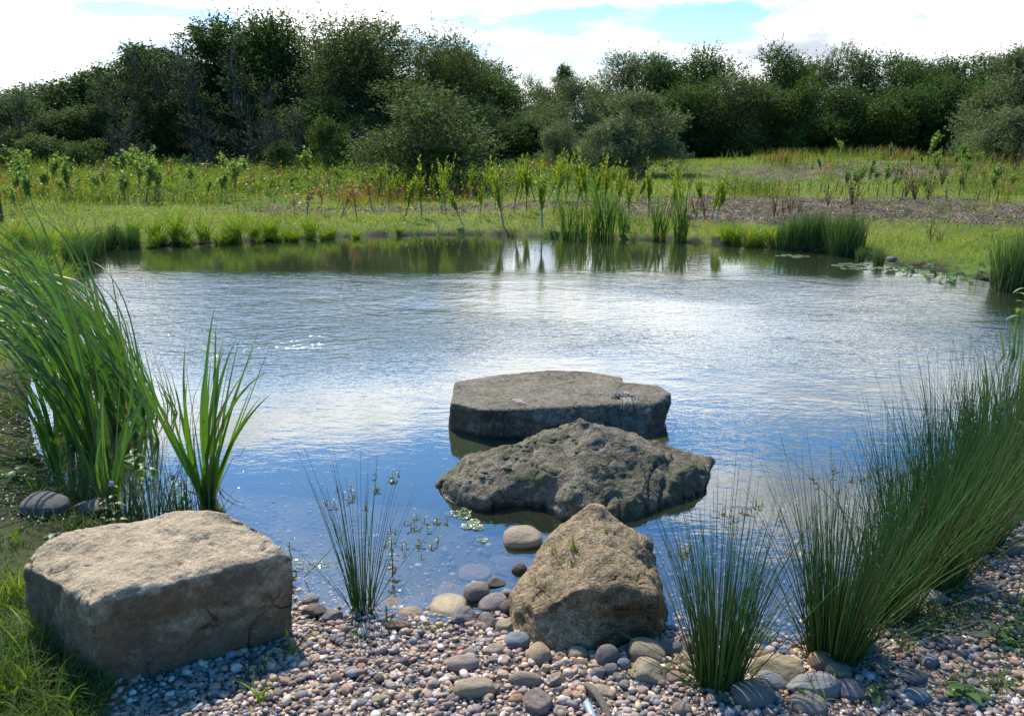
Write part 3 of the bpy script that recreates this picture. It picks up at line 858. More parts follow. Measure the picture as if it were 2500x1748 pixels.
ST = [  # px, py, w, h, colour, name, label, shape, variant, rot, tilt
 (1274, 1316, 98, 62, TAN, 'cobble', 'rounded tan cobble standing alone in the water before the mossy boulder', 's', 0, 5, 0),
 (1268, 1391, 37, 35, DBR, 'cobble', 'small dark brown cobble in the water beside the near boulder', 'r', 1, 0, 0),
 (1208, 1424, 44, 22, DBR, 'cobble', 'little wet dark stone breaking the water above the stone cluster', 'a', 0, 0, 0),
 (1164, 1450, 62, 54, BRN, 'cobble', 'upright grey-brown cobble at the back of the waterside cluster', 's', 2, 10, 0),
 (1201, 1472, 76, 42, (.24, .20, .17), 'cobble', 'long oval grey-brown cobble in the middle of the waterside cluster', 'r', 3, 25, -12),
 (1232, 1450, 24, 20, GRY, 'cobble', 'tiny grey stone perched behind the oval cobble', 'r', 4, 0, 0),
 (1240, 1484, 42, 36, (.14, .11, .085), 'cobble', 'dark brown egg-shaped cobble touching the near boulder', 'r', 5, 30, 0),
 (1187, 1508, 38, 22, (.16, .14, .125), 'cobble', 'small dark grey cobble wedged under the oval cobble', 'r', 6, 0, 0),
 (1131, 1507, 76, 50, (.20, .165, .15), 'cobble', 'purplish grey wedge-shaped cobble at the left of the cluster', 'a', 1, 15, 0),
 (1202, 1521, 54, 22, (.18, .135, .10), 'cobble', 'flat wet brown stone in front of the waterside cluster', 'a', 2, 0, 0),
 (1172, 1527, 34, 14, PNK, 'cobble', 'thin pinkish oval stone in front of the waterside cluster', 'r', 7, 0, 0),
 (1234, 1531, 44, 42, TAN, 'cobble', 'angular tan stone with one flat face beside the near boulder', 'a', 3, 20, 10),
 (1261, 1564, 62, 42, BLU, 'cobble', 'smooth blue-grey cobble at the left foot of the near boulder', 's', 4, 0, 0),
 (1313, 1598, 64, 48, (.36, .255, .155), 'cobble', 'tilted orange-tan long cobble below the near boulder', 's', 5, 38, -14),
 (1409, 1593, 56, 28, TAN, 'cobble', 'flat oval tan cobble in the shade of the near boulder', 'r', 8, 0, 0),
 (1421, 1620, 36, 26, (.2, .18, .13), 'cobble', 'small olive-brown cobble under the flat oval one', 'r', 9, 0, 0),
 (1372, 1602, 24, 24, ORG, 'cobble', 'small orange stone between the tilted and the oval cobble', 'a', 4, 0, 0),
 (1204, 1586, 52, 26, (.30, .24, .16), 'cobble', 'half-buried tan stone in the gravel beside the blue-grey cobble', 'a', 5, 0, 0),
 (1148, 1592, 40, 18, (.27, .2, .13), 'cobble', 'half-buried ochre stone in the gravel', 'r', 0, 0, 0),
 (1131, 1620, 78, 32, PNK, 'cobble', 'broad flat pinkish stone lying in the middle of the gravel', 's', 1, 10, 0),
 (1283, 1659, 78, 26, (.31, .235, .16), 'cobble', 'long flat tan stone half sunk in the gravel', 'r', 2, -8, 0),
 (1157, 1683, 96, 40, (.34, .27, .17), 'cobble', 'largest flat tan cobble of the open gravel, near the bottom edge', 's', 3, 0, 0),
 (1317, 1715, 72, 62, (.25, .195, .15), 'cobble', 'big rough brown stone at the bottom edge beside the curved shard', 'a', 6, 0, 0),
 (1261, 1706, 38, 28, ORG, 'cobble', 'small orange-brown stone left of the big rough brown stone', 'r', 4, 0, 0),
 (928, 1709, 40, 26, (.38, .31, .18), 'cobble', 'yellowish small stone in the open gravel', 'a', 7, 0, 0),
 (883, 1716, 36, 18, GRY, 'cobble', 'flat grey-brown stone beside the yellowish one', 'r', 5, 0, 0),
 (757, 1463, 42, 28, GRY, 'cobble', 'small grey stone resting on the dark slab beside the sandstone block', 'r', 6, 0, 0),
 (766, 1491, 62, 34, DBR, 'cobble', 'dark angular slab of stone at the right end of the sandstone block', 'a', 8, 0, 0),
 (811, 1505, 46, 40, (.21, .19, .165), 'cobble', 'grey triangular stone right of the dark slab of stone', 'a', 9, 0, 0),
 (970, 1529, 62, 22, (.20, .125, .065), 'cobble', 'wet rusty brown stone lying at the water line', 'a', 10, 0, 0),
 (739, 1621, 38, 26, GRY, 'cobble', 'grey-brown stone in the gravel right of the sandstone block', 's', 6, 0, 0),
 (1359, 1661, 38, 34, (.34, .25, .17), 'cobble', 'wedge-shaped tan stone above the curved shard', 'a', 11, 30, 0),
 (1470, 1688, 50, 34, (.36, .28, .19), 'cobble', 'rounded tan stone right of the curved shard', 's', 7, -20, 0),
 (1386, 1693, 32, 22, (.40, .27, .19), 'cobble', 'small peach-coloured stone left of the curved shard', 'r', 7, 0, 0),
 (1366, 1736, 36, 22, (.34, .27, .20), 'cobble', 'small blocky stone at the bottom edge left of the blue fragment', 'a', 12, 0, 0),
 (1483, 1604, 66, 60, (.16, .14, .12), 'cobble', 'large grey-brown cobble leaning against the near boulder', 'r', 8, 20, 0),
 (1522, 1588, 28, 38, (.16, .14, .125), 'cobble', 'narrow dark cobble between two larger ones under the near boulder', 'r', 9, 0, 0),
 (1582, 1592, 94, 56, (.27, .22, .145), 'cobble', 'knobbly tan cobble with a raised hump, below the near boulder', 's', 8, -15, 12),
 (1490, 1636, 38, 46, (.15, .15, .14), 'cobble', 'dark upright oval cobble in front of the pile', 'r', 10, 0, 0),
 (1523, 1622, 36, 36, BLU, 'cobble', 'blue-grey oval cobble leaning to the right in the pile', 'r', 11, 0, 25),
 (1457, 1644, 34, 32, (.24, .235, .22), 'cobble', 'pale grey round pebble at the left end of the pile', 'r', 12, 0, 0),
 (1517, 1656, 30, 30, (.22, .21, .19), 'cobble', 'small grey round cobble at the foot of the cracked tan one', 'r', 13, 0, 0),
 (1581, 1642, 98, 62, (.31, .25, .165), 'cobble', 'big blocky tan cobble with a crack and a pale band', 'a', 13, 5, 0),
 (1634, 1580, 62, 44, (.155, .165, .175), 'cobble', 'smooth dark blue-grey cobble behind the knobbly tan one', 'r', 14, 0, 0),
 (1679, 1582, 34, 36, (.2, .165, .14), 'cobble', 'rough grey-brown stone beside the rushes at the water line', 'a', 14, 0, 0),
 (1703, 1584, 32, 36, PNK, 'cobble', 'pinkish rounded cobble partly behind the nearest rushes', 'r', 15, 0, 0),
 (1674, 1613, 62, 26, (.34, .23, .145), 'cobble', 'long orange-tan cobble just left of the nearest rushes', 'r', 16, 0, 0),
 (1635, 1629, 26, 24, (.27, .22, .13), 'cobble', 'small ochre cobble right of the knobbly tan one', 'r', 17, 0, 0),
 (1687, 1629, 46, 32, (.35, .27, .19), 'cobble', 'square-cornered pale tan stone at the foot of the nearest rushes', 'a', 15, 10, 0),
 (1648, 1655, 48, 36, (.30, .20, .155), 'cobble', 'reddish brown round cobble right of the cracked tan one', 'r', 18, 0, 0),
 (1906, 1634, 124, 62, (.31, .25, .145), 'flat_rock', 'broad rough yellow-brown rock between the two nearest rush clumps', 'a', 16, -8, 0),
 (1864, 1600, 48, 20, (.25, .15, .09), 'cobble', 'wet reddish brown cobble at the edge of the water between the rush clumps', 'r', 19, 0, 0),
 (2005, 1617, 68, 60, (.30, .185, .12), 'cobble', 'upright reddish brown egg-shaped cobble under the second rush clump', 'r', 20, 0, 0),
 (2046, 1641, 66, 42, (.31, .255, .16), 'cobble', 'lumpy yellowish tan cobble right of the reddish egg-shaped one', 's', 9, -20, 0),
 (2004, 1655, 58, 26, (.21, .21, .21), 'cobble', 'grey rounded cobble tucked behind the long grey slate', 'r', 21, 0, 0),
 (1980, 1677, 128, 50, (.225, .225, .22), 'flat_rock', 'long angular grey slate rock on the gravel right of the rushes', 'a', 17, 0, 0),
 (1885, 1664, 70, 48, (.235, .24, .235), 'cobble', 'smooth grey striped cobble sloping down beside the yellow-brown rock', 'r', 22, -38, 14),
 (2078, 1686, 78, 50, (.15, .15, .155), 'cobble', 'dark grey rounded cobble right of the long slate rock', 's', 10, 0, 0),
 (1838, 1694, 104, 62, (.20, .175, .145), 'flat_rock', 'flat grey-brown rock with pebbles on it right of the nearest rushes', 's', 11, 20, 0),
 (1974, 1716, 88, 62, (.24, .205, .16), 'cobble', 'large smooth brownish cobble at the bottom edge', 'r', 23, -30, 0),
 (1893, 1706, 34, 24, (.16, .18, .21), 'cobble', 'small bluish stone between the flat grey-brown rock and the brownish cobble', 'r', 24, -30, 0),
 (1665, 1733, 46, 36, (.24, .185, .145), 'cobble', 'lone rounded brown stone at the bottom edge below the rushes', 's', 12, 0, 0),
 (2233, 1654, 62, 38, (.14, .135, .13), 'cobble', 'dark grey flattish cobble in the right-hand gravel', 'r', 25, 0, 0),
 (2241, 1698, 58, 40, (.19, .21, .215), 'cobble', 'blue-grey oval cobble low in the right-hand gravel', 'r', 26, -15, 0),
 (2270, 1618, 42, 52, (.20, .21, .205), 'cobble', 'grey upright cobble in the right-hand gravel', 's', 13, 10, 0),
 (2352, 1600, 36, 44, (.155, .15, .15), 'cobble', 'narrow dark cobble in the right-hand gravel', 'r', 27, 0, 0),
 (2321, 1567, 58, 20, PNK, 'cobble', 'flat pinkish stone among the low weeds', 'r', 28, 0, 0),
 (2280, 1464, 62, 48, (.27, .235, .18), 'cobble', 'pale tan knobbly cobble at the foot of the third rush clump', 's', 14, 0, 10),
 (2309, 1440, 42, 26, (.15, .15, .16), 'cobble', 'dark slaty stone behind the pale tan knobbly cobble', 'r', 29, 0, 0),
 (2352, 1417, 38, 26, GRY, 'cobble', 'grey rounded cobble on the right bank', 'r', 30, 0, 0),
 (2365, 1441, 36, 22, DGR, 'cobble', 'dark oval cobble below the grey rounded one on the right bank', 'r', 31, 0, 0),
 (2402, 1439, 42, 28, (.26, .22, .18), 'cobble', 'light brown cobble right of the dark oval one', 's', 15, 0, 0),
 (2467, 1343, 46, 34, (.18, .165, .15), 'cobble', 'brown-grey cobble near the right edge under the rushes', 'r', 32, 0, 0),
 (2487, 1306, 42, 32, (.17, .165, .17), 'cobble', 'highest grey cobble at the right edge under the rushes', 'r', 33, 0, 0),
 (2463, 1463, 40, 30, (.2, .14, .11), 'cobble', 'reddish dark stone near the right edge', 'a', 18, 0, 0),
 (2110, 1578, 72, 50, (.22, .17, .13), 'cobble', 'brown rounded cobble behind the gravel right of the second rushes', 's', 16, 0, 0),
 (2150, 1620, 34, 26, (.2, .16, .13), 'cobble', 'small brown stone right of the lumpy tan cobble', 'r', 34, 0, 0),
 (2478, 1546, 52, 30, (.2, .2, .19), 'cobble', 'grey flat stone at the right edge beside the weeds', 'a', 19, 0, 0),
 (114, 1236, 106, 66, (.115, .10, .085), 'boulder', 'small dark rounded boulder on the mossy left bank', 's', 17, -12, 8),
 (230, 1240, 96, 46, (.21, .17, .12), 'flat_rock', 'tan flat rock half hidden by rushes on the left bank', 'a', 20, 0, 0),
 (2178, 634, 24, 16, (.16, .14, .12), 'cobble', 'grey-brown stone on the far right shore beside the lily pads', 'r', 35, 0, 0),
 (2272, 648, 15, 10, (.15, .14, .12), 'cobble', 'small stone among leaves on the far right shore', 'r', 36, 0, 0),
]
for i, s in enumerate(ST):
    stone(*s[:6], s[6] if False else s[6], s[7], s[8] if s[7] == 'a' else s[8] % 12, s[9], s[10]) if False else \
        stone(s[0], s[1], s[2], s[3], s[4], s[5], s[6], s[7], s[8] % (10 if s[7] != 'a' else 12), s[9], s[10])
SUBM = [
 (1157, 1394, 78, 34, (.50, .30, .13), 'submerged oval orange-rimmed stone under the shallow water'),
 (1100, 1443, 72, 38, (.42, .27, .17), 'submerged angular reddish stone left of the waterside cluster'),
 (1093, 1487, 84, 50, (.36, .29, .17), 'large pale submerged stone just off the gravel'),
 (1022, 1475, 46, 24, (.30, .27, .26), 'submerged grey oval stone just off the gravel'),
 (957, 1479, 52, 28, (.42, .28, .14), 'submerged orange-tan stone beside the thin rushes'),
 (1217, 1352, 44, 18, (.34, .25, .19), 'small submerged pinkish stone below the tan cobble'),
 (1262, 1366, 110, 32, (.34, .22, .15), 'long submerged reddish slab below the tan cobble'),
 (1174, 1308, 30, 20, (.38, .25, .16), 'small submerged orange stone far out from the gravel'),
 (1335, 1300, 36, 22, (.3, .25, .2), 'submerged stone right of the tan cobble'),
 (1150, 1440, 60, 30, (.34, .28, .18), 'submerged tan stone touching the waterside cluster'),
 (1000, 1505, 60, 24, (.34, .26, .17), 'submerged flat tan stone at the gravel edge'),
 (1230, 1385, 46, 20, (.33, .22, .17), 'submerged red-brown stone left of the small dark cobble'),
]
for i, s in enumerate(SUBM):
    px, py, ww, hh, c, lb = s
    p = G(px, py, -0.02); zg = gz(p[0], p[1])
    z = max(zg, -0.05)
    dep_ = p[1] * CP + H * SP
    a = 0.5 * ww / FPX * dep_; b = 0.5 * hh / FPX * dep_ / math.sin(math.atan2(H, p[1]))
    o = link('submerged_stone', stone_mesh('a' if i % 2 else 's', i % 10), loc=(p[0], p[1], z + 0.004), scale=(a * 1.05, b * 1.05, min(a * 0.34, -z + 0.002 + 0.012)))
    o.rotation_euler = (0, 0, 0.3 * math.sin(i * 2.1)); o.color = tuple(min(.85, k_ * 1.5) for k_ in c) + (1,)
    tag(o, lb, 'stone')
# medium pebbles one can pick out of the gravel
rng = np.random.default_rng(31)
zone = []
while len(zone) < 190:
    px, py = rng.uniform(560, 2490), rng.uniform(1540, 1745)
    if px > 2250: py = rng.uniform(1400, 1745)
    x, y = gy(px, py)
    if sdist(x, y)[0] < 0.03 or beach_mask(np.array([x]), np.array([y]))[0] < 0.6: continue
    if px < 740 and py < 1716 - (px - 256) * 0.36 + 12: continue
    if any(abs(px - s[0]) < s[2] * 0.62 and abs(py - s[1]) < s[3] * 0.7 for s in ST): continue
    if 1256 < px < 1630 and py < 1600: continue
    if any(math.hypot(px - a, py - b) < 30 for a, b in zone): continue
    zone.append((px, py))
for i, (px, py) in enumerate(zone):
    x, y = gy(px, py); z = gz(x, y); r = rng.uniform(0.009, 0.0145)
    o = link('pebble', stone_mesh('s' if i % 3 else 'a', i % 10), loc=(x, y, z + r * 0.75), scale=(r * rng.uniform(1, 1.3), r, r * rng.uniform(0.6, 0.8)))
    o.rotation_euler = (rng.normal() * 0.2, rng.normal() * 0.2, rng.uniform(0, 6.28))
    c = PAL[rng.integers(0, len(PAL))] * rng.uniform(0.85, 1.3); o.color = tuple(c) + (1,)
    tag(o, 'larger rounded pebble lying loose on the gravel beach', 'pebble', 'larger pebbles lying on the gravel')

# curved brown shard and the blue fragment at the bottom edge
def arc_shard(name, pts, width, thick, mat, col, label, cat):
    P = np.array(pts)
    T = unit(np.gradient(P, axis=0)); S = unit(np.cross(T, [0, 0, 1.]))
    U = np.cross(S, T)
    n_ = len(P); prof = [(-1, -.2), (-.75, .55), (-.3, 1.0), (.3, 1.0), (.75, .55), (1, -.2), (.8, -.45), (0, .2), (-.8, -.45)]
    wv = width * (1 - 0.25 * np.abs(np.linspace(-1, 1, n_)) ** 3)
    v = np.concatenate([[P[i] + S[i] * a * wv[i] + U[i] * b * thick for a, b in prof] for i in range(n_)])
    k = len(prof); idx = np.arange(n_ * k).reshape(n_, k)
    q = np.stack([idx[:-1], np.roll(idx[:-1], -1, 1), np.roll(idx[1:], -1, 1), idx[1:]], -1).reshape(-1, 4)
    bag = Bag().add(v, q, col)
    for e, r in ((0, idx[0]), (1, idx[-1])):
        c = v[r].mean(0); bag.add(np.concatenate([[c], v[r]]), [[0, 1 + j, 1 + (j + 1) % k] for j in range(k)], col)
    o = link(name, bag.mesh(name, mat)); tag(o, label, cat); return o
zc = gz(*gy(1440, 1700))
arc = [G(1428, 1672, zc + .006), G(1436, 1672, zc + .026), G(1448, 1682, zc + .034), G(1462, 1700, zc + .03), G(1475, 1722, zc + .022), G(1486, 1750, zc + .012), G(1494, 1775, zc + .0)]
arc_shard('curved_shard', arc, 0.0125, 0.008, plain_mat('fired_clay', 0.85, 0.2, 120, 0.004), (.17, .135, .095), 'curved brown ridged shard sticking out of the gravel at the bottom edge', 'shard')
arc = [G(1432, 1712, zc + .004), G(1436, 1722, zc + .012), G(1442, 1736, zc + .012), G(1450, 1756, zc + .008), G(1456, 1775, zc + .002)]
arc_shard('blue_fragment', arc, 0.0125, 0.008, plain_mat('blue_glaze', 0.35, 0.5, 30), (.30, .42, .52), 'smooth pale blue fragment lying beside the curved brown shard', 'shard')

# ================================================================== NEAR PLANTS
def curve_blades(rng, n, L, W, az, az_sp, tilt0, tilt_sp, bend, bend_sp, S=10, base_r=0.02, wind=None, pw=1.6, base=None):
    """arching leaves: tilt from vertical grows along the leaf towards azimuth (or wind azimuth)"""
    s = np.linspace(0, 1, S)
    a = az + rng.normal(0, az_sp, n)
    t0 = np.abs(rng.normal(tilt0, tilt_sp, n)); bd = np.clip(rng.normal(bend, bend_sp, n), 0.02, 2.4)
    if n >= 9: bd = np.where(rng.random(n) < .22, bd * .4, bd)
    Ls = L * rng.uniform(0.62, 1.12, n)
    b = np.zeros((n, 3)) if base is None else np.asarray(base, float)
    if base is None:
        ang = rng.uniform(0, 6.28, n); rr = base_r * np.sqrt(rng.random(n))
        b[:, 0] = rr * np.cos(ang); b[:, 1] = rr * np.sin(ang)
    d0 = np.stack([np.cos(a), np.sin(a), 0 * a], 1)
    wd = d0 if wind is None else np.broadcast_to(np.array([math.cos(wind), math.sin(wind), 0.0]), d0.shape) * 0.9 + 0.25 * rng.normal(size=d0.shape) * np.array([1, 1, 0])
    P = [b]; T = []
    for k in range(1, S):
        sm = (s[k] + s[k - 1]) / 2
        h = d0 * np.sin(t0)[:, None] + wd * (bd * sm ** pw)[:, None] 
        hn = np.linalg.norm(h, axis=1)
        th = np.minimum(hn, 2.2)
        dirv = h / (hn[:, None] + 1e-9) * np.sin(th)[:, None] + np.array([0, 0, 1.]) * np.cos(th)[:, None]
        P.append(P[-1] + dirv * (Ls / (S - 1))[:, None])
    P = np.stack(P, 1)
    w = W * rng.uniform(0.75, 1.2, n)[:, None] * (np.minimum(1, 0.75 + s * 1.2) * np.clip(1 - s ** 3.2, 0.03, 1))[None]
    return P, w
def blade_sides(P, rng, twist=0.6):
    T = np.gradient(P, axis=1); T = unit(T)
    n = len(P)
    a = rng.uniform(0, 6.28, n)
    ref = np.stack([np.cos(a), np.sin(a), 0 * a], 1)
    s = ref[:, None, :] - T * (T * ref[:, None, :]).sum(-1, keepdims=True)
    s = unit(s)
    B = np.cross(T, s)
    tw = rng.normal(0, twist, n)[:, None, None] * np.linspace(0, 1, P.shape[1])[None, :, None]
    return s * np.cos(tw) + B * np.sin(tw)
def grad_cols(rng, n, S, base, tip, per=2, var=0.25, dry=0.0, drycol=(0.35, 0.26, 0.08)):
    s = np.linspace(0, 1, S)[None, :, None]
    k = rng.uniform(1 - var, 1 + var, (n, 1, 1))
    c = (np.array(base) * (1 - s) + np.array(tip) * s) * k
    c = c * rng.uniform(0.9, 1.1, (n, 1, 3))
    if dry:
        m = (rng.random((n, 1, 1)) < dry)
        c = np.where(m, np.array(drycol) * k, c)
    return np.repeat(c.reshape(-1, 3), per, 0)
def reed(px, py, label, n=9, L=1.15, lean=1.0, az=math.pi, W=0.013, seed=0, group=None, bend=1.0, z=-0.03, az_sp=0.75, tilt0=0.13, flat=0.6, pw=1.9, name='reed_plant', cols=None):
    r = np.random.default_rng(seed)
    p = G(px, py, 0.0)
    root = link(name, None, loc=(p[0], p[1], min(gz(p[0], p[1]), 0.0)))
    tag(root, label, 'reed', group)
    P, w = curve_blades(r, n, L, W, az, az_sp, tilt0, 0.10, bend, 0.42, S=14, base_r=0.025, wind=az, pw=pw)
    sd = blade_sides(P, r, flat)
    for k in range(n):
        # V-section: three verts across
        Pk, wk, sk = P[k], w[k], sd[k]
        T = unit(np.gradient(Pk, axis=0)); U = np.cross(T, sk)
        v = np.stack([Pk - sk * wk[:, None] / 2, Pk + U * wk[:, None] * 0.16, Pk + sk * wk[:, None] / 2], 1)
        idx = np.arange(14 * 3).reshape(14, 3)
        q = np.concatenate([np.stack([idx[:-1, j], idx[:-1, j + 1], idx[1:, j + 1], idx[1:, j]], -1) for j in (0, 1)])
        base, tip = cols or ((0.10, 0.18, 0.02), (0.07, 0.125, 0.05))
        dry = r.random() < 0.012
        c = grad_cols(r, 1, 14, base, tip, 3, 0.28) if not dry else grad_cols(r, 1, 14, (0.22, 0.13, 0.04), (0.32, 0.22, 0.07), 3)
        link('leaf', np_mesh('leaf', v.reshape(-1, 3), q, M_REED, c), root)
    # sheathed stem base
    s = np.linspace(0, 1, 4)
    Ps = np.stack([np.stack([0 * s + r.normal() * 0.006, 0 * s, s * 0.16 - 0.02], 1)], 0)
    v, q = strands(Ps, np.array([[0.012, 0.014, 0.012, 0.006]]), 7)
    link('stem_base', np_mesh('stem_base', v, q, M_REED, np.tile((0.10, 0.12, 0.04), (len(v), 1))), root)
    return root
RD = [(150, 1010, 7, 1.0, 0.9), (135, 1150, 6, .72, 0.9), (178, 1075, 8, 1.15, 1.2), (212, 1118, 9, 1.2, 1.1), (243, 1165, 10, 1.25, 1.0), (262, 1120, 9, 1.3, 1.15), (236, 1020, 10, 1.35, 1.25),
      (285, 1050, 10, 1.35, 1.2), (305, 1000, 9, 1.3, 1.1), (330, 1040, 9, 1.2, 0.95), (370, 1000, 8, 1.1, .75), (200, 960, 9, 1.35, 1.35), (272, 935, 9, 1.35, 1.2), (330, 950, 8, 1.3, 1.0), (245, 900, 9, 1.35, 1.2), (160, 920, 8, 1.2, 1.3), (310, 880, 8, 1.25, 1.1)]
for i, (px, py, n, L, bd) in enumerate(RD):
    o = reed(px, py, None, int(n * 1.9), L * 1.07, seed=300 + i, bend=bd * 1.85, W=0.020, tilt0=.14, pw=2.7)
    later(o, 'tall reedmace plant bent left by the wind in the left shallows', 'reed', 'tall wind-bent reeds at the left shore')
for i, (px, py, n, L, bd) in enumerate([(385, 965, 15, .9, .8), (408, 1000, 13, .8, .7), (430, 985, 12, .8, .6), (452, 1010, 10, .66, .5), (365, 1060, 14, .85, .8), (400, 1080, 10, .7, .6)]):
    o = reed(px, py, None, n, L, seed=340 + i, bend=bd, W=0.012, az_sp=0.6)
    later(o, 'slender reed plant standing in open water right of the big reeds', 'reed', 'slender reeds beside the wind-bent stand')
reed(505, 1220, 'bright green fanned reed plant standing apart in the water above the sandstone block', 32, .86, seed=351, bend=.7, W=0.021, az=1.2, az_sp=1.9, tilt0=0.30, cols=((0.12, 0.20, 0.02), (0.10, 0.17, 0.03)))
reed(268, 1225, 'short broad-leaved green reed plant in front of the tall stand', 11, .62, seed=352, bend=.6, W=0.018, az=0.9, az_sp=1.8, tilt0=0.25)

def rush(px, py, label, n, h, spread, seed, lean=(0, 0), radius=0.05, name='rush_clump', r0=0.0020, cols=((0.06, 0.14, 0.022), (0.125, 0.24, 0.055)), base_z=None, tuft=True, curve=0.25, group=None, k_out=5, cat='rushes'):
    r = np.random.default_rng(seed)
    if n > 150: n = int(n * 1.3)
    p = G(px, py, 0.02)
    z = gz(p[0], p[1])
    p = G(px, py, max(z, -0.005)); z = gz(p[0], p[1])
    root = link(name, None, loc=(p[0], p[1], min(z, 0.15)))
    if label: tag(root, label, cat, group)
    a = r.uniform(0, 6.28, n); t = np.abs(r.normal(0, spread, n)); S = 7
    s = np.linspace(0, 1, S)
    rad_ = radius * np.sqrt(r.random(n))
    b = np.stack([np.cos(a) * rad_, np.sin(a) * rad_, 0 * a - 0.01], 1)
    d = np.stack([np.cos(a) * np.sin(t) + lean[0] * r.uniform(.4, 1.4, n), np.sin(a) * np.sin(t) + lean[1] * r.uniform(.4, 1.4, n), np.cos(t)], 1); d = unit(d)
    brk = r.random(n) < .07
    d = np.where(brk[:, None], unit(d + np.stack([1.1 * np.cos(a), 1.1 * np.sin(a), 0 * a], 1) * r.uniform(.5, 1.2, (n, 1))), d)
    hs = h * np.clip(r.normal(0.80, 0.20, n), 0.25, 1.15) * np.where(brk, .55, 1)
    cv = np.stack([np.cos(a), np.sin(a), -0.35 + 0 * a], 1) * (r.normal(curve * .6, curve * .5, n))[:, None] + np.array([lean[0], lean[1], 0]) * 0.25
    P = b[:, None] + d[:, None] * (hs[:, None] * s)[..., None] + cv[:, None] * (hs[:, None] * s ** 2 * 0.5)[..., None]
    R = r0 * (1.1 - 0.85 * s)[None] * r.uniform(0.7, 1.2, (n, 1))
    c = grad_cols(r, n, S, cols[0], cols[1], 3, 0.4, 0.09, (0.26, 0.20, 0.08))
    ko = min(k_out, n)
    v, q = strands(P[ko:], R[ko:], 3)
    st = link('stems', np_mesh('stems', v, q, M_RUSH, c[ko * S * 3:]), root); tag(st, kind='stuff')
    for k in range(ko):
        v, q = strands(P[k:k + 1], R[k:k + 1] * 1.15, 4)
        link('stem', np_mesh('stem', v, q, M_RUSH, np.tile(np.array(cols[1]) * r.uniform(.8, 1.2), (len(v), 1))), root)
    if tuft:
        m = max(8, n // 8)
        P2, w2 = curve_blades(r, m, h * 0.22, 0.004, 0, 3, 0.5, 0.3, 0.7, 0.3, S=5, base_r=radius * 1.1)
        v, q = ribbons(P2, w2, blade_sides(P2, r))
        db = link('dead_blades', np_mesh('dead_blades', v, q, M_DRY, np.tile((0.10, 0.075, 0.035), (len(v), 1))), root); tag(db, kind='stuff')
    return root
rush(1752, 1668, 'nearest dark green rush clump, rooted between the cobbles', 210, .60, .17, 401, (0.0, .02), .062)
rush(2035, 1600, 'second rush clump from the left, rooted behind the reddish egg-shaped cobble', 330, .62, .21, 402, (0.03, .03), .080)
rush(2160, 1500, 'rush clump filling the gap behind the second one', 200, .56, .17, 403, (0.06, .0), .085)
rush(2262, 1425, 'dense rush clump leaning right above the pale tan knobbly cobble', 300, .60, .22, 404, (0.09, 0.0), .10)
rush(2215, 1380, 'upright rush clump in the water left of the leaning ones', 180, .60, .18, 405, (0.0, 0.02), .09)
rush(2360, 1330, 'dense dark rush clump halfway up the right bank', 280, .58, .22, 406, (0.08, 0.0), .11)
rush(2310, 1240, 'tall rush clump beside the purple mint flowers', 220, .66, .20, 407, (0.0, 0.02), .11)
rush(2440, 1230, 'rush clump near the right edge of the bank', 280, .60, .22, 408, (0.05, 0.0), .12)
rush(2400, 1140, 'rush clump standing in the water near the right edge', 220, .62, .20, 409, (0.0, 0.02), .12)
rush(2500, 1120, 'farthest rush clump of the near right bank, cut by the frame edge', 300, .68, .20, 410, (0.03, 0.0), .12)
rush(885, 1490, 'sparse thin rush tuft in the shallow water left of the cobbles', 64, .56, .19, 411, (0.0, .02), .035, curve=.22)
rush(200, 1228, 'short rush tuft beside the small dark boulder', 60, .30, .22, 412, (0, 0), .05)
rush(300, 1262, 'rush tuft behind the yellow-leaved mint on the left bank', 70, .34, .25, 413, (0, 0), .07)
rush(370, 1262, 'rush tuft in the water behind the sandstone block', 60, .36, .18, 414, (0, 0), .07)
rush(440, 1270, 'thin rush tuft left of the bright fanned reed', 50, .34, .12, 415, (0, 0), .06)
rush(505, 1262, 'rush tuft around the foot of the bright fanned reed', 40, .34, .14, 416, (0, 0), .05)
# long broken stems reaching out of the sparse tuft and of the nearest clumps
def long_stem(name, pts, r0, col, label, cat):
    P = np.array([pts]); S = P.shape[1]
    t = np.linspace(0, 1, S); tt = np.linspace(0, 1, 14)
    P2 = np.stack([[np.interp(tt, t, P[0, :, k]) for k in range(3)]], 0).transpose(0, 2, 1)
    v, q = strands(P2, np.full((1, 14), r0) * (1 - 0.6 * tt), 4)
    o = link(name, np_mesh(name, v, q, M_RUSH, np.tile(col, (len(v), 1)))); tag(o, label, cat)
    return o
long_stem('lone_rush', [V(890, 1500, 2.24), V(840, 1300, 2.5), V(770, 1220, 2.7), V(700, 1150, 2.85)], .0018, (.05, .10, .035), 'long thin rush stem leaning far left over the blue water', 'stem')
long_stem('lone_rush', [G(905, 1495, 0), V(960, 1400, 2.3), V(1020, 1330, 2.45), V(1090, 1262, 2.6)], .0022, (.06, .10, .03), 'rush stem leaning right with a leafy tip over the floating pondweed', 'stem')
long_stem('lone_rush', [G(742, 1410, 0), V(800, 1350, 2.5), V(860, 1280, 2.6)], .0016, (.05, .09, .03), 'thin stem crossing the water left of the sparse rush tuft', 'stem')
long_stem('fallen_stem', [G(1610, 1655, .05), V(1665, 1590, 2.14), V(1720, 1510, 2.2), V(1752, 1475, 2.25)], .0022, (.20, .27, .09), 'pale stem slanting across the front of the nearest rushes', 'stem')
long_stem('fallen_stem', [G(1835, 1642, .05), V(1900, 1590, 2.2), V(1970, 1550, 2.3)], .0018, (.24, .30, .12), 'pale stem lying over the yellow-brown rock', 'stem')
long_stem('twig', [G(1620, 1538, .005), G(1655, 1550, .02), G(1700, 1580, .03), G(1760, 1620, .05)], .0025, (.16, .09, .06), 'thin brown twig lying in the water right of the near boulder', 'twig')
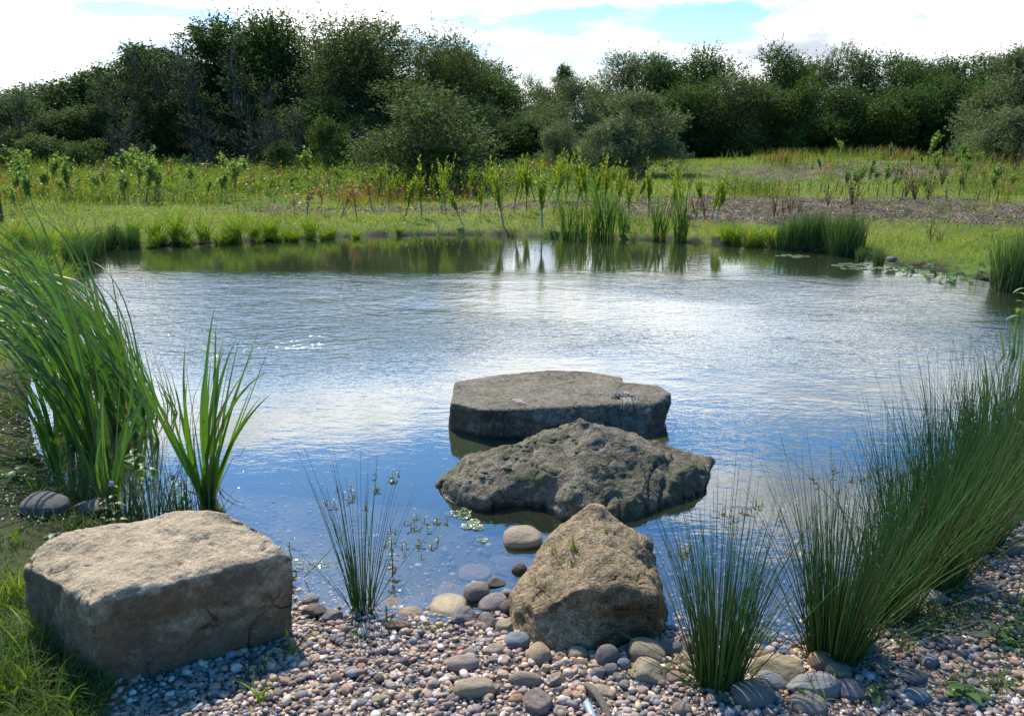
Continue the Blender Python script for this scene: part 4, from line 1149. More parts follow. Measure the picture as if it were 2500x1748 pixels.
long_stem('bare_twig', [G(533, 1190, 0), V(570, 1115, 3.1), V(588, 1112, 3.1), V(598, 1090, 3.1)], .0018, (.05, .04, .03), 'dark dead stem with a bud sticking up right of the bright fanned reed', 'stem')
long_stem('bare_twig', [G(520, 1175, 0), G(548, 1200, .02), G(575, 1222, .01), G(597, 1229, .01)], .0035, (.04, .032, .02), 'dark dead stalk floating right of the bright fanned reed', 'stem')

# ---- mint and other broad-leaved water plants
def leafy(px, py, label, h, pairs, leafL, col, seed, flower=None, lean=(0, 0), name='water_mint', cat='plant', stemcol=(.12, .06, .04), z0=None, base=None):
    r = np.random.default_rng(seed)
    p = base if base is not None else G(px, py, 0.01)
    root = link(name, None, loc=(p[0], p[1], p[2] if base is not None else max(gz(p[0], p[1]), -0.03)))
    tag(root, label, cat)
    S = 6; s = np.linspace(0, 1, S)
    P = np.stack([np.stack([lean[0] * h * s ** 1.5, lean[1] * h * s ** 1.5, h * s], 1)], 0)
    v, q = strands(P, np.full((1, S), 0.0028) * (1.1 - .6 * s), 5)
    link('stem', np_mesh('stem', v, q, M_PLAIN, np.tile(stemcol, (len(v), 1))), root)
    for k in range(pairs):
        u = (k + 1.2) / (pairs + .6); pos = np.array([lean[0] * h * u ** 1.5, lean[1] * h * u ** 1.5, h * u])
        a0 = k * 1.57 + r.uniform(-.4, .4)
        for sgn in (0, math.pi):
            a = a0 + sgn; L = leafL * r.uniform(.7, 1.15) * (1.15 - .5 * u); W = L * r.uniform(.4, .52)
            dr = r.uniform(-.5, .25)
            D = unit(np.array([math.cos(a), math.sin(a), 0.25 + dr])); Sd = unit(np.cross(D, [0, 0, 1.])); U = np.cross(Sd, D)
            ss = np.linspace(0, 1, 7); wd = np.sin(np.pi * np.clip(ss, .03, .97) ** .8) * W / 2
            cen = pos + D[None] * (ss * L)[:, None] - np.array([0, 0, 1.]) * (0.35 * L * ss ** 2)[:, None]
            vv = np.stack([cen - Sd * wd[:, None] + U * wd[:, None] * .35, cen, cen + Sd * wd[:, None] + U * wd[:, None] * .35], 1)
            idx = np.arange(21).reshape(7, 3)
            qq = np.concatenate([np.stack([idx[:-1, j], idx[:-1, j + 1], idx[1:, j + 1], idx[1:, j]], -1) for j in (0, 1)])
            link('leaf', np_mesh('leaf', vv.reshape(-1, 3), qq, M_REED, np.tile(np.array(col) * r.uniform(.75, 1.25), (21, 1))), root)
    if flower:
        bag = Bag(); top = np.array([lean[0] * h, lean[1] * h, h])
        for k in range(60):
            d = rnd_dirs(r, 1)[0]; c = top + d * np.array([.009, .009, .010])
            bag.add(IV1 * .0024 + c, IF1, np.array(flower) * r.uniform(.7, 1.3))
        link('flower_head', bag.mesh('flower_head', M_PLAIN), root)
    return root
YG = (.17, .19, .02); MG = (.07, .12, .025); BGR = (.13, .20, .02)
leafy(290, 1300, 'yellow-green mint with a lilac flower head behind the sandstone block', .21, 5, .048, YG, 501, (.48, .38, .62))
leafy(262, 1290, 'small green mint shoot on the left bank beside the rushes', .12, 4, .05, MG, 502)
leafy(355, 1160, 'bright round-leaved plant low in the reeds', .10, 4, .075, BGR, 503)
leafy(330, 1130, 'broad green leaves spreading at the foot of the tall reeds', .12, 4, .08, BGR, 504)
leafy(430, 1230, 'dark-flowered green mint left of the bright fanned reed', .17, 6, .055, (.09, .14, .02), 505, (.10, .05, .07))
leafy(455, 1215, 'low dark green mint standing in the water by the fanned reed', .12, 5, .06, MG, 506)
leafy(712, 1395, 'leafy willowherb shoot growing at the right end of the sandstone block', .15, 6, .035, MG, 507)
leafy(958, 1380, 'upright small-leaved willowherb right of the sparse rush tuft', .20, 7, .034, (.07, .12, .03), 508)
leafy(944, 1520, 'tiny green shoot at the water line beside the rusty brown stone', .08, 4, .022, (.06, .11, .04), 509)
leafy(2182, 1330, 'purple-flowered water mint left in the rushes', .33, 6, .035, MG, 510, (.34, .20, .50))
leafy(2215, 1325, 'purple-flowered water mint with dark red bracts among the rushes', .36, 6, .035, (.08, .10, .03), 511, (.30, .17, .46))
leafy(2205, 1350, 'dark maroon seed-headed mint between the purple-flowered ones', .37, 5, .03, (.10, .09, .03), 512, (.10, .03, .04))
leafy(45, 1190, 'bright green dock leaves on the left bank', .05, 2, .11, BGR, 513, name='dock_plant')
leafy(70, 1130, 'yellow-green dock leaves beside the mud on the left bank', .07, 3, .09, (.16, .22, .03), 514, name='dock_plant')
leafy(140, 1340, 'pale silvery fallen leaves lying beside the sandstone block', .02, 2, .06, (.22, .25, .18), 515, name='leaf_rosette')
leafy(2425, 1600, 'pale green dock leaf in the right-hand gravel', .05, 2, .085, (.14, .20, .06), 516, name='dock_plant')
leafy(2370, 1395, 'single broad dock leaf above the cobbles on the right bank', .06, 2, .07, (.09, .15, .03), 517, name='dock_plant')
leafy(2345, 1740, 'serrated bright green weed at the bottom edge among the right gravel', .04, 3, .08, (.12, .20, .04), 518, name='gravel_weed')
leafy(2130, 1735, 'bright broad-leaved weed at the bottom edge right of the brownish cobble', .05, 3, .06, (.13, .19, .04), 519, name='gravel_weed')
leafy(1955, 1740, 'small bright green leaf at the bottom edge beside the brownish cobble', .05, 2, .05, (.12, .2, .03), 520, name='gravel_weed')
leafy(2470, 1200, 'bright green leafy plant on the bank under the rushes at the right edge', .35, 6, .07, (.08, .14, .03), 521)
leafy(2490, 780, 'bright arrow-leaved plant at the right edge of the pond', .35, 5, .13, (.10, .19, .02), 522)
for i, (px, py, hh) in enumerate([(2270, 668, .16), (2335, 676, .18), (2385, 680, .26), (2180, 655, .08), (2215, 660, .10), (2310, 690, .12)]):
    o = leafy(px, py, None, hh, 4, .17, (.10, .19, .03), 530 + i, name='marsh_plant')
    later(o, 'bright broad-leaved marsh plant on the far right shore', 'plant', 'broad-leaved marsh plants on the far right shore')
reed(2478, 870, 'pale pointed reed plant in the water at the right edge', 10, .62, seed=360, bend=.5, az=2.6, az_sp=.8, W=.014, cols=((.10, .17, .03), (.14, .20, .05)))
reed(2420, 1010, 'sharp-leaved iris among the rushes at the right edge', 9, .50, seed=361, bend=.45, az=2.9, az_sp=1.2, W=.014, cols=((.08, .15, .03), (.10, .17, .04)))
reed(2492, 1000, 'tall thin reed at the far right edge above the rushes', 9, .95, seed=362, bend=.35, az=1.5, az_sp=1.2, W=.011, cols=((.08, .14, .02), (.14, .20, .04)))

# ---- floating pondweed (arching leaf pairs just above the water), algae, specks, lily pads
def pondweed(px0, py0, px1, py1, n, label, seed, col=(.13, .15, .03), spread=22):
    r = np.random.default_rng(seed)
    p0 = G(px0, py0, 0)
    root = link('pondweed', None, loc=(p0[0], p0[1], 0)); tag(root, label, 'water plant')
    for k in range(n):
        u = (k + .5) / n
        q_ = G(px0 + (px1 - px0) * u + r.normal() * spread, py0 + (py1 - py0) * u + r.normal() * spread * .6, 0) - p0
        L = r.uniform(.018, .036)
        bag = Bag()
        for j in range(r.integers(2, 5)):
            a = r.uniform(0, 6.28); D = unit(np.array([math.cos(a), math.sin(a), r.uniform(.1, 1.1)])); Sd = unit(np.cross(D, [.1, .2, 1.]))
            ss = np.linspace(0, 1, 6); wd = np.sin(np.pi * np.clip(ss, .05, .97)) * L * .16
            cen = q_ + np.array([0, 0, .012]) + D[None] * (ss * L)[:, None] - np.array([0, 0, 1.]) * (.5 * L * ss ** 2)[:, None]
            vv = np.stack([cen - Sd * wd[:, None], cen + Sd * wd[:, None]], 1)
            idx = np.arange(12).reshape(6, 2)
            bag.add(vv.reshape(-1, 3), np.stack([idx[:-1, 0], idx[:-1, 1], idx[1:, 1], idx[1:, 0]], -1), np.array(col) * r.uniform(.6, 1.5))
        Ps = np.stack([np.stack([q_ + np.array([0, 0, -.03]), q_ + np.array([0, 0, .0]), q_ + np.array([0, 0, .014])])], 0)
        v, qf = strands(Ps, np.full((1, 3), .0012), 4); bag.add(v, qf, (.10, .06, .03))
        link('shoot', bag.mesh('shoot', M_REED), root)
    return root
pondweed(900, 1200, 960, 1150, 8, 'olive pondweed shoots floating behind the sparse rush tuft', 601)
pondweed(800, 1240, 900, 1210, 9, 'reddish pondweed shoots floating left of the sparse rush tuft', 602, (.16, .13, .05))
pondweed(960, 1330, 1060, 1260, 14, 'yellow-green pondweed floating right of the sparse rush tuft', 603)
pondweed(1010, 1350, 1050, 1330, 8, 'dense olive pondweed patch in the middle of the shallow water', 604, (.15, .16, .02), 14)
pondweed(1740, 1270, 1900, 1240, 12, 'pondweed with yellowish tips behind the nearest rushes', 605, (.20, .17, .03))
pondweed(1980, 1170, 2130, 1160, 12, 'brownish pondweed shoots behind the second rush clump', 606, (.17, .15, .05))
pondweed(1840, 1560, 1900, 1540, 8, 'small round-leaved waterweed between the two nearest rush clumps', 607, (.12, .18, .05), 14)
pondweed(1630, 1340, 1680, 1350, 5, 'few yellow floating leaves right of the near boulder', 608, (.22, .18, .04), 14)
M_FLOAT = leaf_mat('floating_bits', 0.25, 0.2, (1.1, 1.2, .6), 0.6)
def mat_patch(px, py, rx, ry, n, col, label, seed, name='algae_mat', szr=(.002, .006)):
    r = np.random.default_rng(seed)
    c0 = G(px, py, 0)
    rx_ = abs(G(px + rx, py, 0)[0] - c0[0]); ry_ = abs(G(px, py - ry, 0)[1] - c0[1])
    a = r.uniform(0, 6.28, n); rr = np.sqrt(r.random(n)) * (1 + .3 * np.sin(a * 3 + seed))
    C = np.stack([np.cos(a) * rr * rx_, np.sin(a) * rr * ry_, .003 + .002 * r.random(n)], 1)
    D = np.stack([np.cos(a * 7), np.sin(a * 7), 0 * a], 1)
    Nn = unit(np.array([0, 0, 1.]) + .35 * r.normal(size=(n, 3)))
    L = r.uniform(*szr, n)
    v, q = cards(C, D, Nn, L * 2, L * 1.3)
    o = link(name, np_mesh(name, v, q, M_FLOAT, np.repeat(np.array(col) * r.uniform(.7, 1.3, (n, 1)), 4, 0), smooth=False), loc=c0)
    tag(o, label, None if name == 'floating_specks' else 'algae', None, 'stuff' if name == 'floating_specks' else None); return o
mat_patch(1155, 1283, 24, 12, 500, (.27, .33, .16), 'pale green floating algae mat left of the tan cobble', 701)
mat_patch(1125, 1255, 30, 12, 260, (.24, .30, .17), 'thin pale algae streak at the left tip of the mossy boulder', 702)
mat_patch(1178, 1320, 12, 5, 90, (.30, .36, .22), 'tiny pale algae spot beside the tan cobble', 703)
mat_patch(760, 1380, 60, 14, 160, (.20, .26, .14), 'faint green algae film right of the sandstone block', 704)
rng = np.random.default_rng(8)
n = 1500
fpx = np.concatenate([rng.uniform(560, 1120, n), rng.uniform(1500, 2300, 500)]); fpy = np.concatenate([rng.uniform(1060, 1520, n), rng.uniform(1100, 1480, 500)])
FC = np.array([G(a, b, 0.0035) for a, b in zip(fpx, fpy)])
k_ = sdist(FC[:, 0], FC[:, 1]) < -0.06; FC = FC[k_]
n = len(FC)
a = rng.uniform(0, 6.28, n); L = rng.lognormal(math.log(.0014), .5, n)
v, q = cards(FC, np.stack([np.cos(a), np.sin(a), 0 * a], 1), unit(np.array([0, 0, 1.]) + .3 * rng.normal(size=(n, 3))), L * 2, L * 1.4)
sp_ = link('floating_specks', np_mesh('floating_specks', v, q, M_FLOAT, np.repeat(np.array([.35, .38, .30]) * rng.uniform(.6, 1.5, (n, 1)), 4, 0), smooth=False))
tag(sp_, 'tiny pale seeds and specks floating on the calm water', None, None, 'stuff')
# lily pads
def pad_mesh(r, R):
    m = 18; a = np.linspace(.16, 2 * math.pi - .16, m)
    rim = np.stack([np.cos(a), np.sin(a), .04 + .05 * np.sin(a * 3 + r.uniform(0, 6))], 1) * R * (1 + .04 * np.sin(a * 5))[:, None]
    v = np.concatenate([[[0, 0, .0]], rim]); v2 = v - np.array([0, 0, .0035])
    f = [[0, i, i + 1] for i in range(1, m)] + [[m + 1, m + 2 + i, m + 1 + i] for i in range(0, m - 1)]
    V_ = np.concatenate([v, v2]); V_[:, 2] += .006
    return np_mesh('lily_pad', V_, np.array(f), M_FLOAT, np.tile((.16, .22, .10), (len(V_), 1)))
r = np.random.default_rng(9)
pm = [pad_mesh(r, 1.0) for _ in range(3)]
for (px, py, g) in [(2045, 650, 0), (2062, 646, 0), (2078, 652, 0), (2060, 657, 0), (2092, 648, 0), (2100, 656, 0), (2115, 650, 0), (2120, 657, 0), (2135, 655, 0), (2150, 657, 0), (2078, 645, 0), (2108, 645, 0), (2085, 658, 0), (2160, 655, 0),
                 (1905, 626, 1), (1920, 624, 1), (1935, 627, 1), (1950, 625, 1), (1965, 627, 1), (1945, 629, 1)]:
    c = G(px, py, 0)
    o = link('lily_pad', pm[r.integers(3)], loc=(c[0], c[1], .002), rz=r.uniform(0, 6.28), scale=r.uniform(.055, .085))
    if g == 0: later(o, 'pale lily pad in the larger group near the right shore', 'lily pad', 'lily pads of the larger right-hand group')
    else: later(o, 'small lily pad in the group below the far dark rushes', 'lily pad', 'lily pads of the smaller group by the far rushes')

# ---- dried tangle and pale streaks on the slab
r = np.random.default_rng(15)
ct = V(1516, 966, 4.30); ct[2] = zt + .012
root = link('dried_tangle', None, loc=ct); tag(root, 'pale frayed tangle of dried fibres hanging over the edge of the slab', 'string')
n = 46; S = 8; s = np.linspace(0, 1, S)
a = r.uniform(0, 6.28, n); L = r.uniform(.03, .13, n)
P = np.zeros((n, S, 3))
P[..., 0] = r.normal(0, .022, n)[:, None] + np.cos(a)[:, None] * (L[:, None] * s) * r.uniform(.3, 1.1, n)[:, None] + .008 * r.normal(size=(n, S))
P[..., 1] = r.normal(0, .012, n)[:, None] + np.abs(np.sin(a))[:, None] * -.3 * (L[:, None] * s) + .006 * r.normal(size=(n, S))
P[..., 2] = .012 * np.sin(s * 3.1)[None] * r.uniform(.2, 1.4, n)[:, None] + .004 * r.normal(size=(n, S))
v, q = strands(P, np.full((n, S), .0017), 4)
f_ = link('fibres', np_mesh('fibres', v, q, M_DRY, np.tile((.48, .43, .36), (len(v), 1))), root); tag(f_, kind='stuff')
n = 26; P = np.zeros((n, S, 3)); x0 = r.normal(.012, .022, n)
P[..., 0] = x0[:, None] + .01 * s * r.normal(size=(n, 1)) + .003 * r.normal(size=(n, S))
P[..., 1] = (-.02 - .11 * np.clip(s * 3, 0, 1))[None]
P[..., 2] = -(np.clip(s - .25, 0, 1)[None] * r.uniform(.05, .15, n)[:, None])
v, q = strands(P, np.full((n, S), .0018), 4)
f_ = link('hanging_fibres', np_mesh('hanging_fibres', v, q, M_DRY, np.tile((.33, .30, .23), (len(v), 1))), root); tag(f_, kind='stuff')
for i, (px, py, wd) in enumerate([(1262, 980, 14), (1268, 985, 16)]):
    c0 = V(px, py, G(px, py, zt + .004)[1])
    u = np.linspace(-1, 1, 12); sc = wd / FPX * c0[1]
    cen = np.stack([u * sc, .012 * (1 - u ** 2), 0 * u + .0075], 1); w_ = (.004 * (1 - u ** 2) + .0008)
    vv = np.stack([cen - np.array([0, 1, 0]) * w_[:, None], cen + np.array([0, 0, .003]) * (1 - u ** 2)[:, None], cen + np.array([0, 1, 0]) * w_[:, None]], 1)
    idx = np.arange(36).reshape(12, 3)
    qq = np.concatenate([np.stack([idx[:-1, j], idx[:-1, j + 1], idx[1:, j + 1], idx[1:, j]], -1) for j in (0, 1)])
    o = link('white_streak', np_mesh('white_streak', vv.reshape(-1, 3), qq, M_PLAIN, np.tile((.55, .54, .48), (36, 1))), loc=c0)
    tag(o, ['upper', 'lower'][i] + ' thin pale dried leaf strip on the front of the slab top', 'dried leaf')
# ================================================================== GRASS AND LOW WEEDS (uncountable)
def grass_field(name, X, Y, hs, ws, cols, label, S=2, lean=0.6, seed=0, parent=None, zoff=0.0, mat=None, bend_dir=None):
    r = np.random.default_rng(seed)
    n = len(X); Z = ground_z(X, Y) + zoff
    a = r.uniform(0, 6.28, n)
    d = np.stack([np.cos(a), np.sin(a), 0 * a], 1)
    if bend_dir is not None: d = d * .7 + np.array(bend_dir) * .6
    s = np.linspace(0, 1, S + 1)
    P = np.stack([X, Y, Z], 1)[:, None] + d[:, None] * ((hs * lean * r.uniform(.2, 1.5, n))[:, None] * s ** 1.8)[..., None] + np.array([0, 0, 1.]) * (hs[:, None] * (s - .2 * lean * s ** 2))[..., None]
    a2 = a + 1.57 + r.normal(0, .5, n)
    side = np.stack([np.cos(a2), np.sin(a2), 0 * a2], 1)
    W = ws[:, None] * (1 - .93 * s ** 1.5)[None]
    v, q = ribbons(P, W, side)
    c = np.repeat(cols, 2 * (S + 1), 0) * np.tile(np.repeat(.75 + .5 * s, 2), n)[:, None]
    o = link(name, np_mesh(name, v, q, mat or M_GRASS, c), parent); tag(o, label, None, None, 'stuff')
    return o
def grass_cols(r, X, Y, g1=(.26, .31, .030), g2=(.11, .19, .022), dry=(.30, .20, .07), dryp=.10):
    n = len(X)
    m = np.clip(fbm2(X, Y, .55, 4, 51) * 1.4 + fbm2(X, Y, 3.0, 3, 50) * 1.2 + .5, 0, 1)[:, None]
    c = np.array(g1) * m + np.array(g2) * (1 - m)
    dd = (r.random(n) < dryp * (1 + 3 * np.clip(fbm2(X, Y, .3, 3, 52), 0, 1)))[:, None]
    c = np.where(dd, np.array(dry), c)
    return c * r.uniform(.65, 1.4, (n, 1)) * r.uniform(.92, 1.08, (n, 3))
r = np.random.default_rng(71)
# far meadow: density falls with distance
n = 290000
u = r.random(n); Yf = 9.5 * (52 / 9.5) ** (u ** 1.0); Xf = (r.random(n) * 2 - 1) * (.70 * Yf + 1.5)
sdf = np.full(n, 9.0); nearm = Yf < 15; sdf[nearm] = sdist(Xf[nearm], Yf[nearm])
sm = soil_mask(Xf, Yf)
keep = (sdf > 0.03) & (r.random(n) > sm * (.80 + .5 * fbm2(Xf, Yf, 1.6, 3, 58)))
Xf, Yf, sdf = Xf[keep], Yf[keep], sdf[keep]
hf = .075 * (1 + .3 * Yf / 20) * r.uniform(.5, 1.6, len(Xf)) * (1 + 1.3 * np.clip(fbm2(Xf, Yf, .9, 3, 53), -.2, 1)) 
lefty = sst(-Xf, 1.0, 6.0) * sst(Yf, 19, 22)
hf *= 1 + 2.2 * lefty
wf_ = .0045 * (Yf / 12) * r.uniform(.7, 1.5, len(Xf))
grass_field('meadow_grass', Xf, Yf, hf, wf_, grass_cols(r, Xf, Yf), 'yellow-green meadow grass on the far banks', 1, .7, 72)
print('grass far', len(Xf))
# side banks left (mid distance) and right
n = 60000
Yf = r.uniform(4.3, 12, n); Xf = np.where(r.random(n) < .78, -1, 1) * r.uniform(2.4, 9.0, n)
sdf = sdist(Xf, Yf); keep = (sdf > .03) & (np.abs(Xf) < .72 * Yf + .5) & (r.random(n) < sst(sdf, 0, .3)); Xf, Yf = Xf[keep], Yf[keep]
hf = .09 * r.uniform(.4, 1.6, len(Xf)) * (1 + .8 * np.clip(fbm2(Xf, Yf, 1.2, 3, 54), -.3, 1))
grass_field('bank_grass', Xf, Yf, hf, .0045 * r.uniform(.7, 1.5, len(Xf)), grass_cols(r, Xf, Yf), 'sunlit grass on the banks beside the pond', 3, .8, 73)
# near left bank: patchy short grass between mud and moss
n = 32000
Yf = r.uniform(1.5, 4.8, n); Xf = r.uniform(-4.2, -.75, n)
sdf = sdist(Xf, Yf); pm_ = fbm2(Xf, Yf, 2.2, 4, 55)
keep = (sdf > .02) & (Xf > -(.72 * Yf + .5)) & (r.random(n) < np.clip(.30 + 2.2 * pm_ + .6 * (Yf > 3.4), .03, 1)) & (beach_mask(Xf, Yf) < .4)
bx = np.array([blk.location[0], blk.location[1]])
Xf, Yf = Xf[keep], Yf[keep]
xe = r.uniform(-2.1, -1.02, 9000); ye = r.uniform(1.45, 2.5, 9000); ke = beach_mask(xe, ye) < .35; Xf = np.concatenate([Xf, xe[ke]]); Yf = np.concatenate([Yf, ye[ke]])
xe = r.uniform(3.1, 6.5, 14000); ye = r.uniform(1.0, 6.5, 14000); ke = beach_mask(xe, ye) < .4; Xf = np.concatenate([Xf, xe[ke]]); Yf = np.concatenate([Yf, ye[ke]])
hf = .045 * r.uniform(.4, 1.8, len(Xf)) * (1 + 1.2 * np.clip(fbm2(Xf, Yf, 2.0, 3, 56), -.3, 1))
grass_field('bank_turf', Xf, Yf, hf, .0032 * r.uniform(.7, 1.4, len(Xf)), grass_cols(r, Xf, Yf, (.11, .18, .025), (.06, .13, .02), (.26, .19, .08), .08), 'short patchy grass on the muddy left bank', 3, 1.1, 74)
# longer tufts by the block and in the gravel
# small broad leaves through the meadow and litter on the bare soil
r = np.random.default_rng(75)
n = 70000
u = r.random(n); Yf = 9.5 * (40 / 9.5) ** u; Xf = (r.random(n) * 2 - 1) * (.70 * Yf + 1.5)
nearm = Yf < 15; sdf = np.full(n, 9.0); sdf[nearm] = sdist(Xf[nearm], Yf[nearm])
cl = fbm2(Xf, Yf, 1.4, 4, 63)
keep = (sdf > .0) & (r.random(n) < np.clip(.35 + 2.5 * cl, 0, 1)) & (r.random(n) > soil_mask(Xf, Yf) * .9)
Xf, Yf, sdf, cl = Xf[keep], Yf[keep], sdf[keep], cl[keep]; n = len(Xf)
C = np.stack([Xf, Yf, ground_z(Xf, Yf, sdf) + .02 + r.random(n) * (.07 + .12 * np.clip(cl, 0, 1)) * (1 + Yf / 40)], 1)
v, q = cards(C, rnd_dirs(r, n), unit(np.array([0, -.3, 1.]) + .7 * r.normal(size=(n, 3))), r.uniform(.016, .045, n) * (Yf / 13) ** .7, r.uniform(.012, .028, n) * (Yf / 13) ** .7)
kk = r.random((n, 1)); cs = np.where(kk < .10, np.array([[.34, .15, .05]]), np.where(kk < .45, np.array([[.09, .15, .02]]), np.array([[.27, .34, .035]]))) * r.uniform(.6, 1.4, (n, 1))
o = link('meadow_herbs', np_mesh('meadow_herbs', v, q, M_GRASS, np.repeat(cs, 4, 0), smooth=False)); tag(o, 'small broad leaves scattered through the meadow grass', None, None, 'stuff')
n = 90000
Yf = r.uniform(12.5, 32, n); Xf = r.uniform(-.4, .72, n) * Yf
keep = (r.random(n) < soil_mask(Xf, Yf) * np.clip(25 / Yf - .5, .25, 1)); Xf, Yf = Xf[keep], Yf[keep]; n = len(Xf)
C = np.stack([Xf, Yf, ground_z(Xf, Yf, np.where(Yf < 22, 5.0, 12.0)) + .008 + r.random(n) * .03], 1); C[:, 2] = ground_z(Xf, Yf) + .008 + r.random(n) * .03
v, q = cards(C, rnd_dirs(r, n) * np.array([1, 1, .4]), unit(np.array([0, -.3, 1.]) + .5 * r.normal(size=(n, 3))), r.uniform(.02, .06, n), r.uniform(.012, .03, n))
kk = r.random((n, 1)); cs = np.where(kk < .16, np.array([[.42, .36, .29]]), np.where(kk < .6, np.array([[.06, .042, .03]]), np.array([[.17, .12, .085]]))) * r.uniform(.6, 1.4, (n, 1))
o = link('soil_litter', np_mesh('soil_litter', v, q, M_DRY, np.repeat(cs, 4, 0), smooth=False)); tag(o, 'stones and woody litter scattered over the bare soil', None, None, 'stuff')
print('herbs litter', n)
def tuft(px, py, label, n, h, seed, c=(.12, .20, .03), spread=.03, w=.005, z=None, shade=1.0):
    r = np.random.default_rng(seed)
    p = G(px, py, 0.04); p = G(px, py, max(gz(p[0], p[1]), 0)); root = link('grass_tuft', None, loc=(p[0], p[1], gz(p[0], p[1])))
    P, w_ = curve_blades(r, n, h, w, 0, 3.1, .35, .25, .9, .4, S=9, base_r=spread)
    sd = blade_sides(P, r, .5)
    for k in range(n):
        v, q = ribbons(P[k:k + 1], w_[k:k + 1], sd[k:k + 1])
        link('blade', np_mesh('blade', v, q, M_GRASS, np.tile(np.array(c) * r.uniform(.7, 1.3), (len(v), 1))), root)
    tag(root, label, 'grass tuft'); return root
tuft(555, 1570, 'dark arching grass tuft growing against the front of the sandstone block', 16, .16, 801, (.06, .11, .025), .03)
tuft(95, 1600, 'long grass tuft at the lower left corner of the sandstone block', 26, .22, 802, (.11, .18, .03), .05)
tuft(40, 1690, 'thick grass tuft in the bottom left corner', 28, .20, 803, (.12, .18, .03), .06)
tuft(150, 1720, 'shaded grass tuft under the left face of the sandstone block', 26, .16, 804, (.08, .13, .03), .06)
tuft(25, 1470, 'bright grass tuft on the bank left of the sandstone block', 22, .16, 805, (.16, .22, .03), .05)
tuft(30, 1330, 'grass tuft beside the moss on the left bank', 18, .12, 806, (.13, .2, .03), .05)
tuft(640, 1715, 'bright grass blades sprouting from the gravel near the bottom edge', 9, .11, 807, (.15, .24, .03), .012)
tuft(622, 1660, 'thin dark grass tuft in the gravel before the sandstone block', 14, .10, 808, (.06, .11, .03), .04)
tuft(715, 1600, 'wispy grass tuft at the right foot of the sandstone block', 10, .14, 809, (.09, .14, .03), .02)
tuft(560, 1560, 'low shaded grass on the gravel under the block front', 12, .08, 810, (.06, .11, .03), .05)
tuft(95, 1215, 'bright narrow-leaved tuft above the small dark boulder', 18, .16, 811, (.12, .2, .03), .04)
tuft(190, 1300, 'grass tuft between the small dark boulder and the sandstone block', 18, .10, 812, (.11, .17, .03), .05)
tuft(330, 1275, 'green grass fringe behind the top edge of the sandstone block', 18, .10, 813, (.11, .17, .03), .05)
tuft(2440, 1680, 'thin grass tuft in the right-hand gravel', 10, .10, 814, (.12, .17, .05), .02)
tuft(2200, 1600, 'slender grass blades rising from the right-hand gravel', 8, .12, 815, (.08, .13, .04), .02)
tuft(2010, 1715, 'pale arching blades beside the long slate rock', 8, .12, 816, (.13, .19, .04), .02)
tuft(2490, 1480, 'grass tuft at the right edge above the weeds', 12, .14, 817, (.09, .14, .03), .03)
# low leafy weeds
def weeds(px, py, rpx, rpy, n, label, seed, c=(.08, .14, .025), sz=(.006, .014), hmax=.03):
    r = np.random.default_rng(seed)
    pts = []
    for _ in range(n):
        q_ = gy(px + r.normal() * rpx, py + r.normal() * rpy); pts.append(q_)
    pts = np.array(pts); s_ = sdist(pts[:, 0], pts[:, 1]); z = ground_z(pts[:, 0], pts[:, 1], s_); z = np.maximum(z, -.002)
    c0 = np.array([*gy(px, py), 0])
    C = np.stack([pts[:, 0], pts[:, 1], z + r.random(n) ** 1.5 * hmax + .008], 1) - c0
    D = rnd_dirs(r, n) * np.array([1, 1, .35]); Nn = unit(np.array([0, 0, 1.]) + .5 * r.normal(size=(n, 3)))
    L = r.uniform(*sz, n)
    v, q = cards(C, D, Nn, L, L * r.uniform(.45, .7, n))
    o = link('low_weed', np_mesh('low_weed', v, q, M_REED, np.repeat(np.array(c) * r.uniform(.6, 1.5, (n, 1)), 4, 0), smooth=False), loc=c0)
    tag(o, label, 'weed', None, 'stuff'); return o
weeds(2255, 1540, 45, 28, 1100, 'spreading patch of small-leaved green weed behind the right-hand gravel', 851)
weeds(2350, 1520, 50, 22, 700, 'low weed patch on the right bank below the cobbles', 852)
weeds(2480, 1590, 30, 25, 500, 'dark leafy weed at the right edge', 853, (.07, .13, .03), (.01, .025))
weeds(1700, 1675, 28, 12, 160, 'small clover-like weed at the foot of the nearest rushes', 854, (.11, .19, .03), (.006, .012))
weeds(1545, 1680, 14, 6, 60, 'tiny green seedlings in front of the cracked tan cobble', 855, (.11, .19, .04), (.006, .012))
weeds(870, 1565, 10, 5, 50, 'tiny bright seedling in the gravel below the sparse rush tuft', 856, (.08, .18, .04), (.006, .013))
weeds(1045, 1548, 30, 8, 130, 'small dark weed along the water line of the gravel', 857, (.06, .12, .04), (.006, .012))
weeds(1760, 1736, 10, 5, 40, 'tiny bright seedling near the bottom edge below the rushes', 858, (.11, .2, .04), (.006, .012))
weeds(1735, 1690, 16, 8, 50, 'orange and red dying leaves at the foot of the nearest rushes', 859, (.36, .17, .04), (.010, .022))
weeds(95, 1250, 40, 30, 350, 'ground ivy leaves around the small dark boulder', 860, (.10, .17, .03), (.008, .018))
weeds(40, 1250, 40, 40, 350, 'leafy weed on the mossy left bank', 861, (.12, .18, .03), (.008, .018))
weeds(60, 1050, 60, 50, 500, 'leafy green weed behind the mud of the left shore', 862, (.13, .19, .03), (.012, .03), .06)
weeds(2400, 1720, 80, 20, 300, 'scattered low weed in the bottom right corner', 863, (.08, .14, .03), (.008, .016))

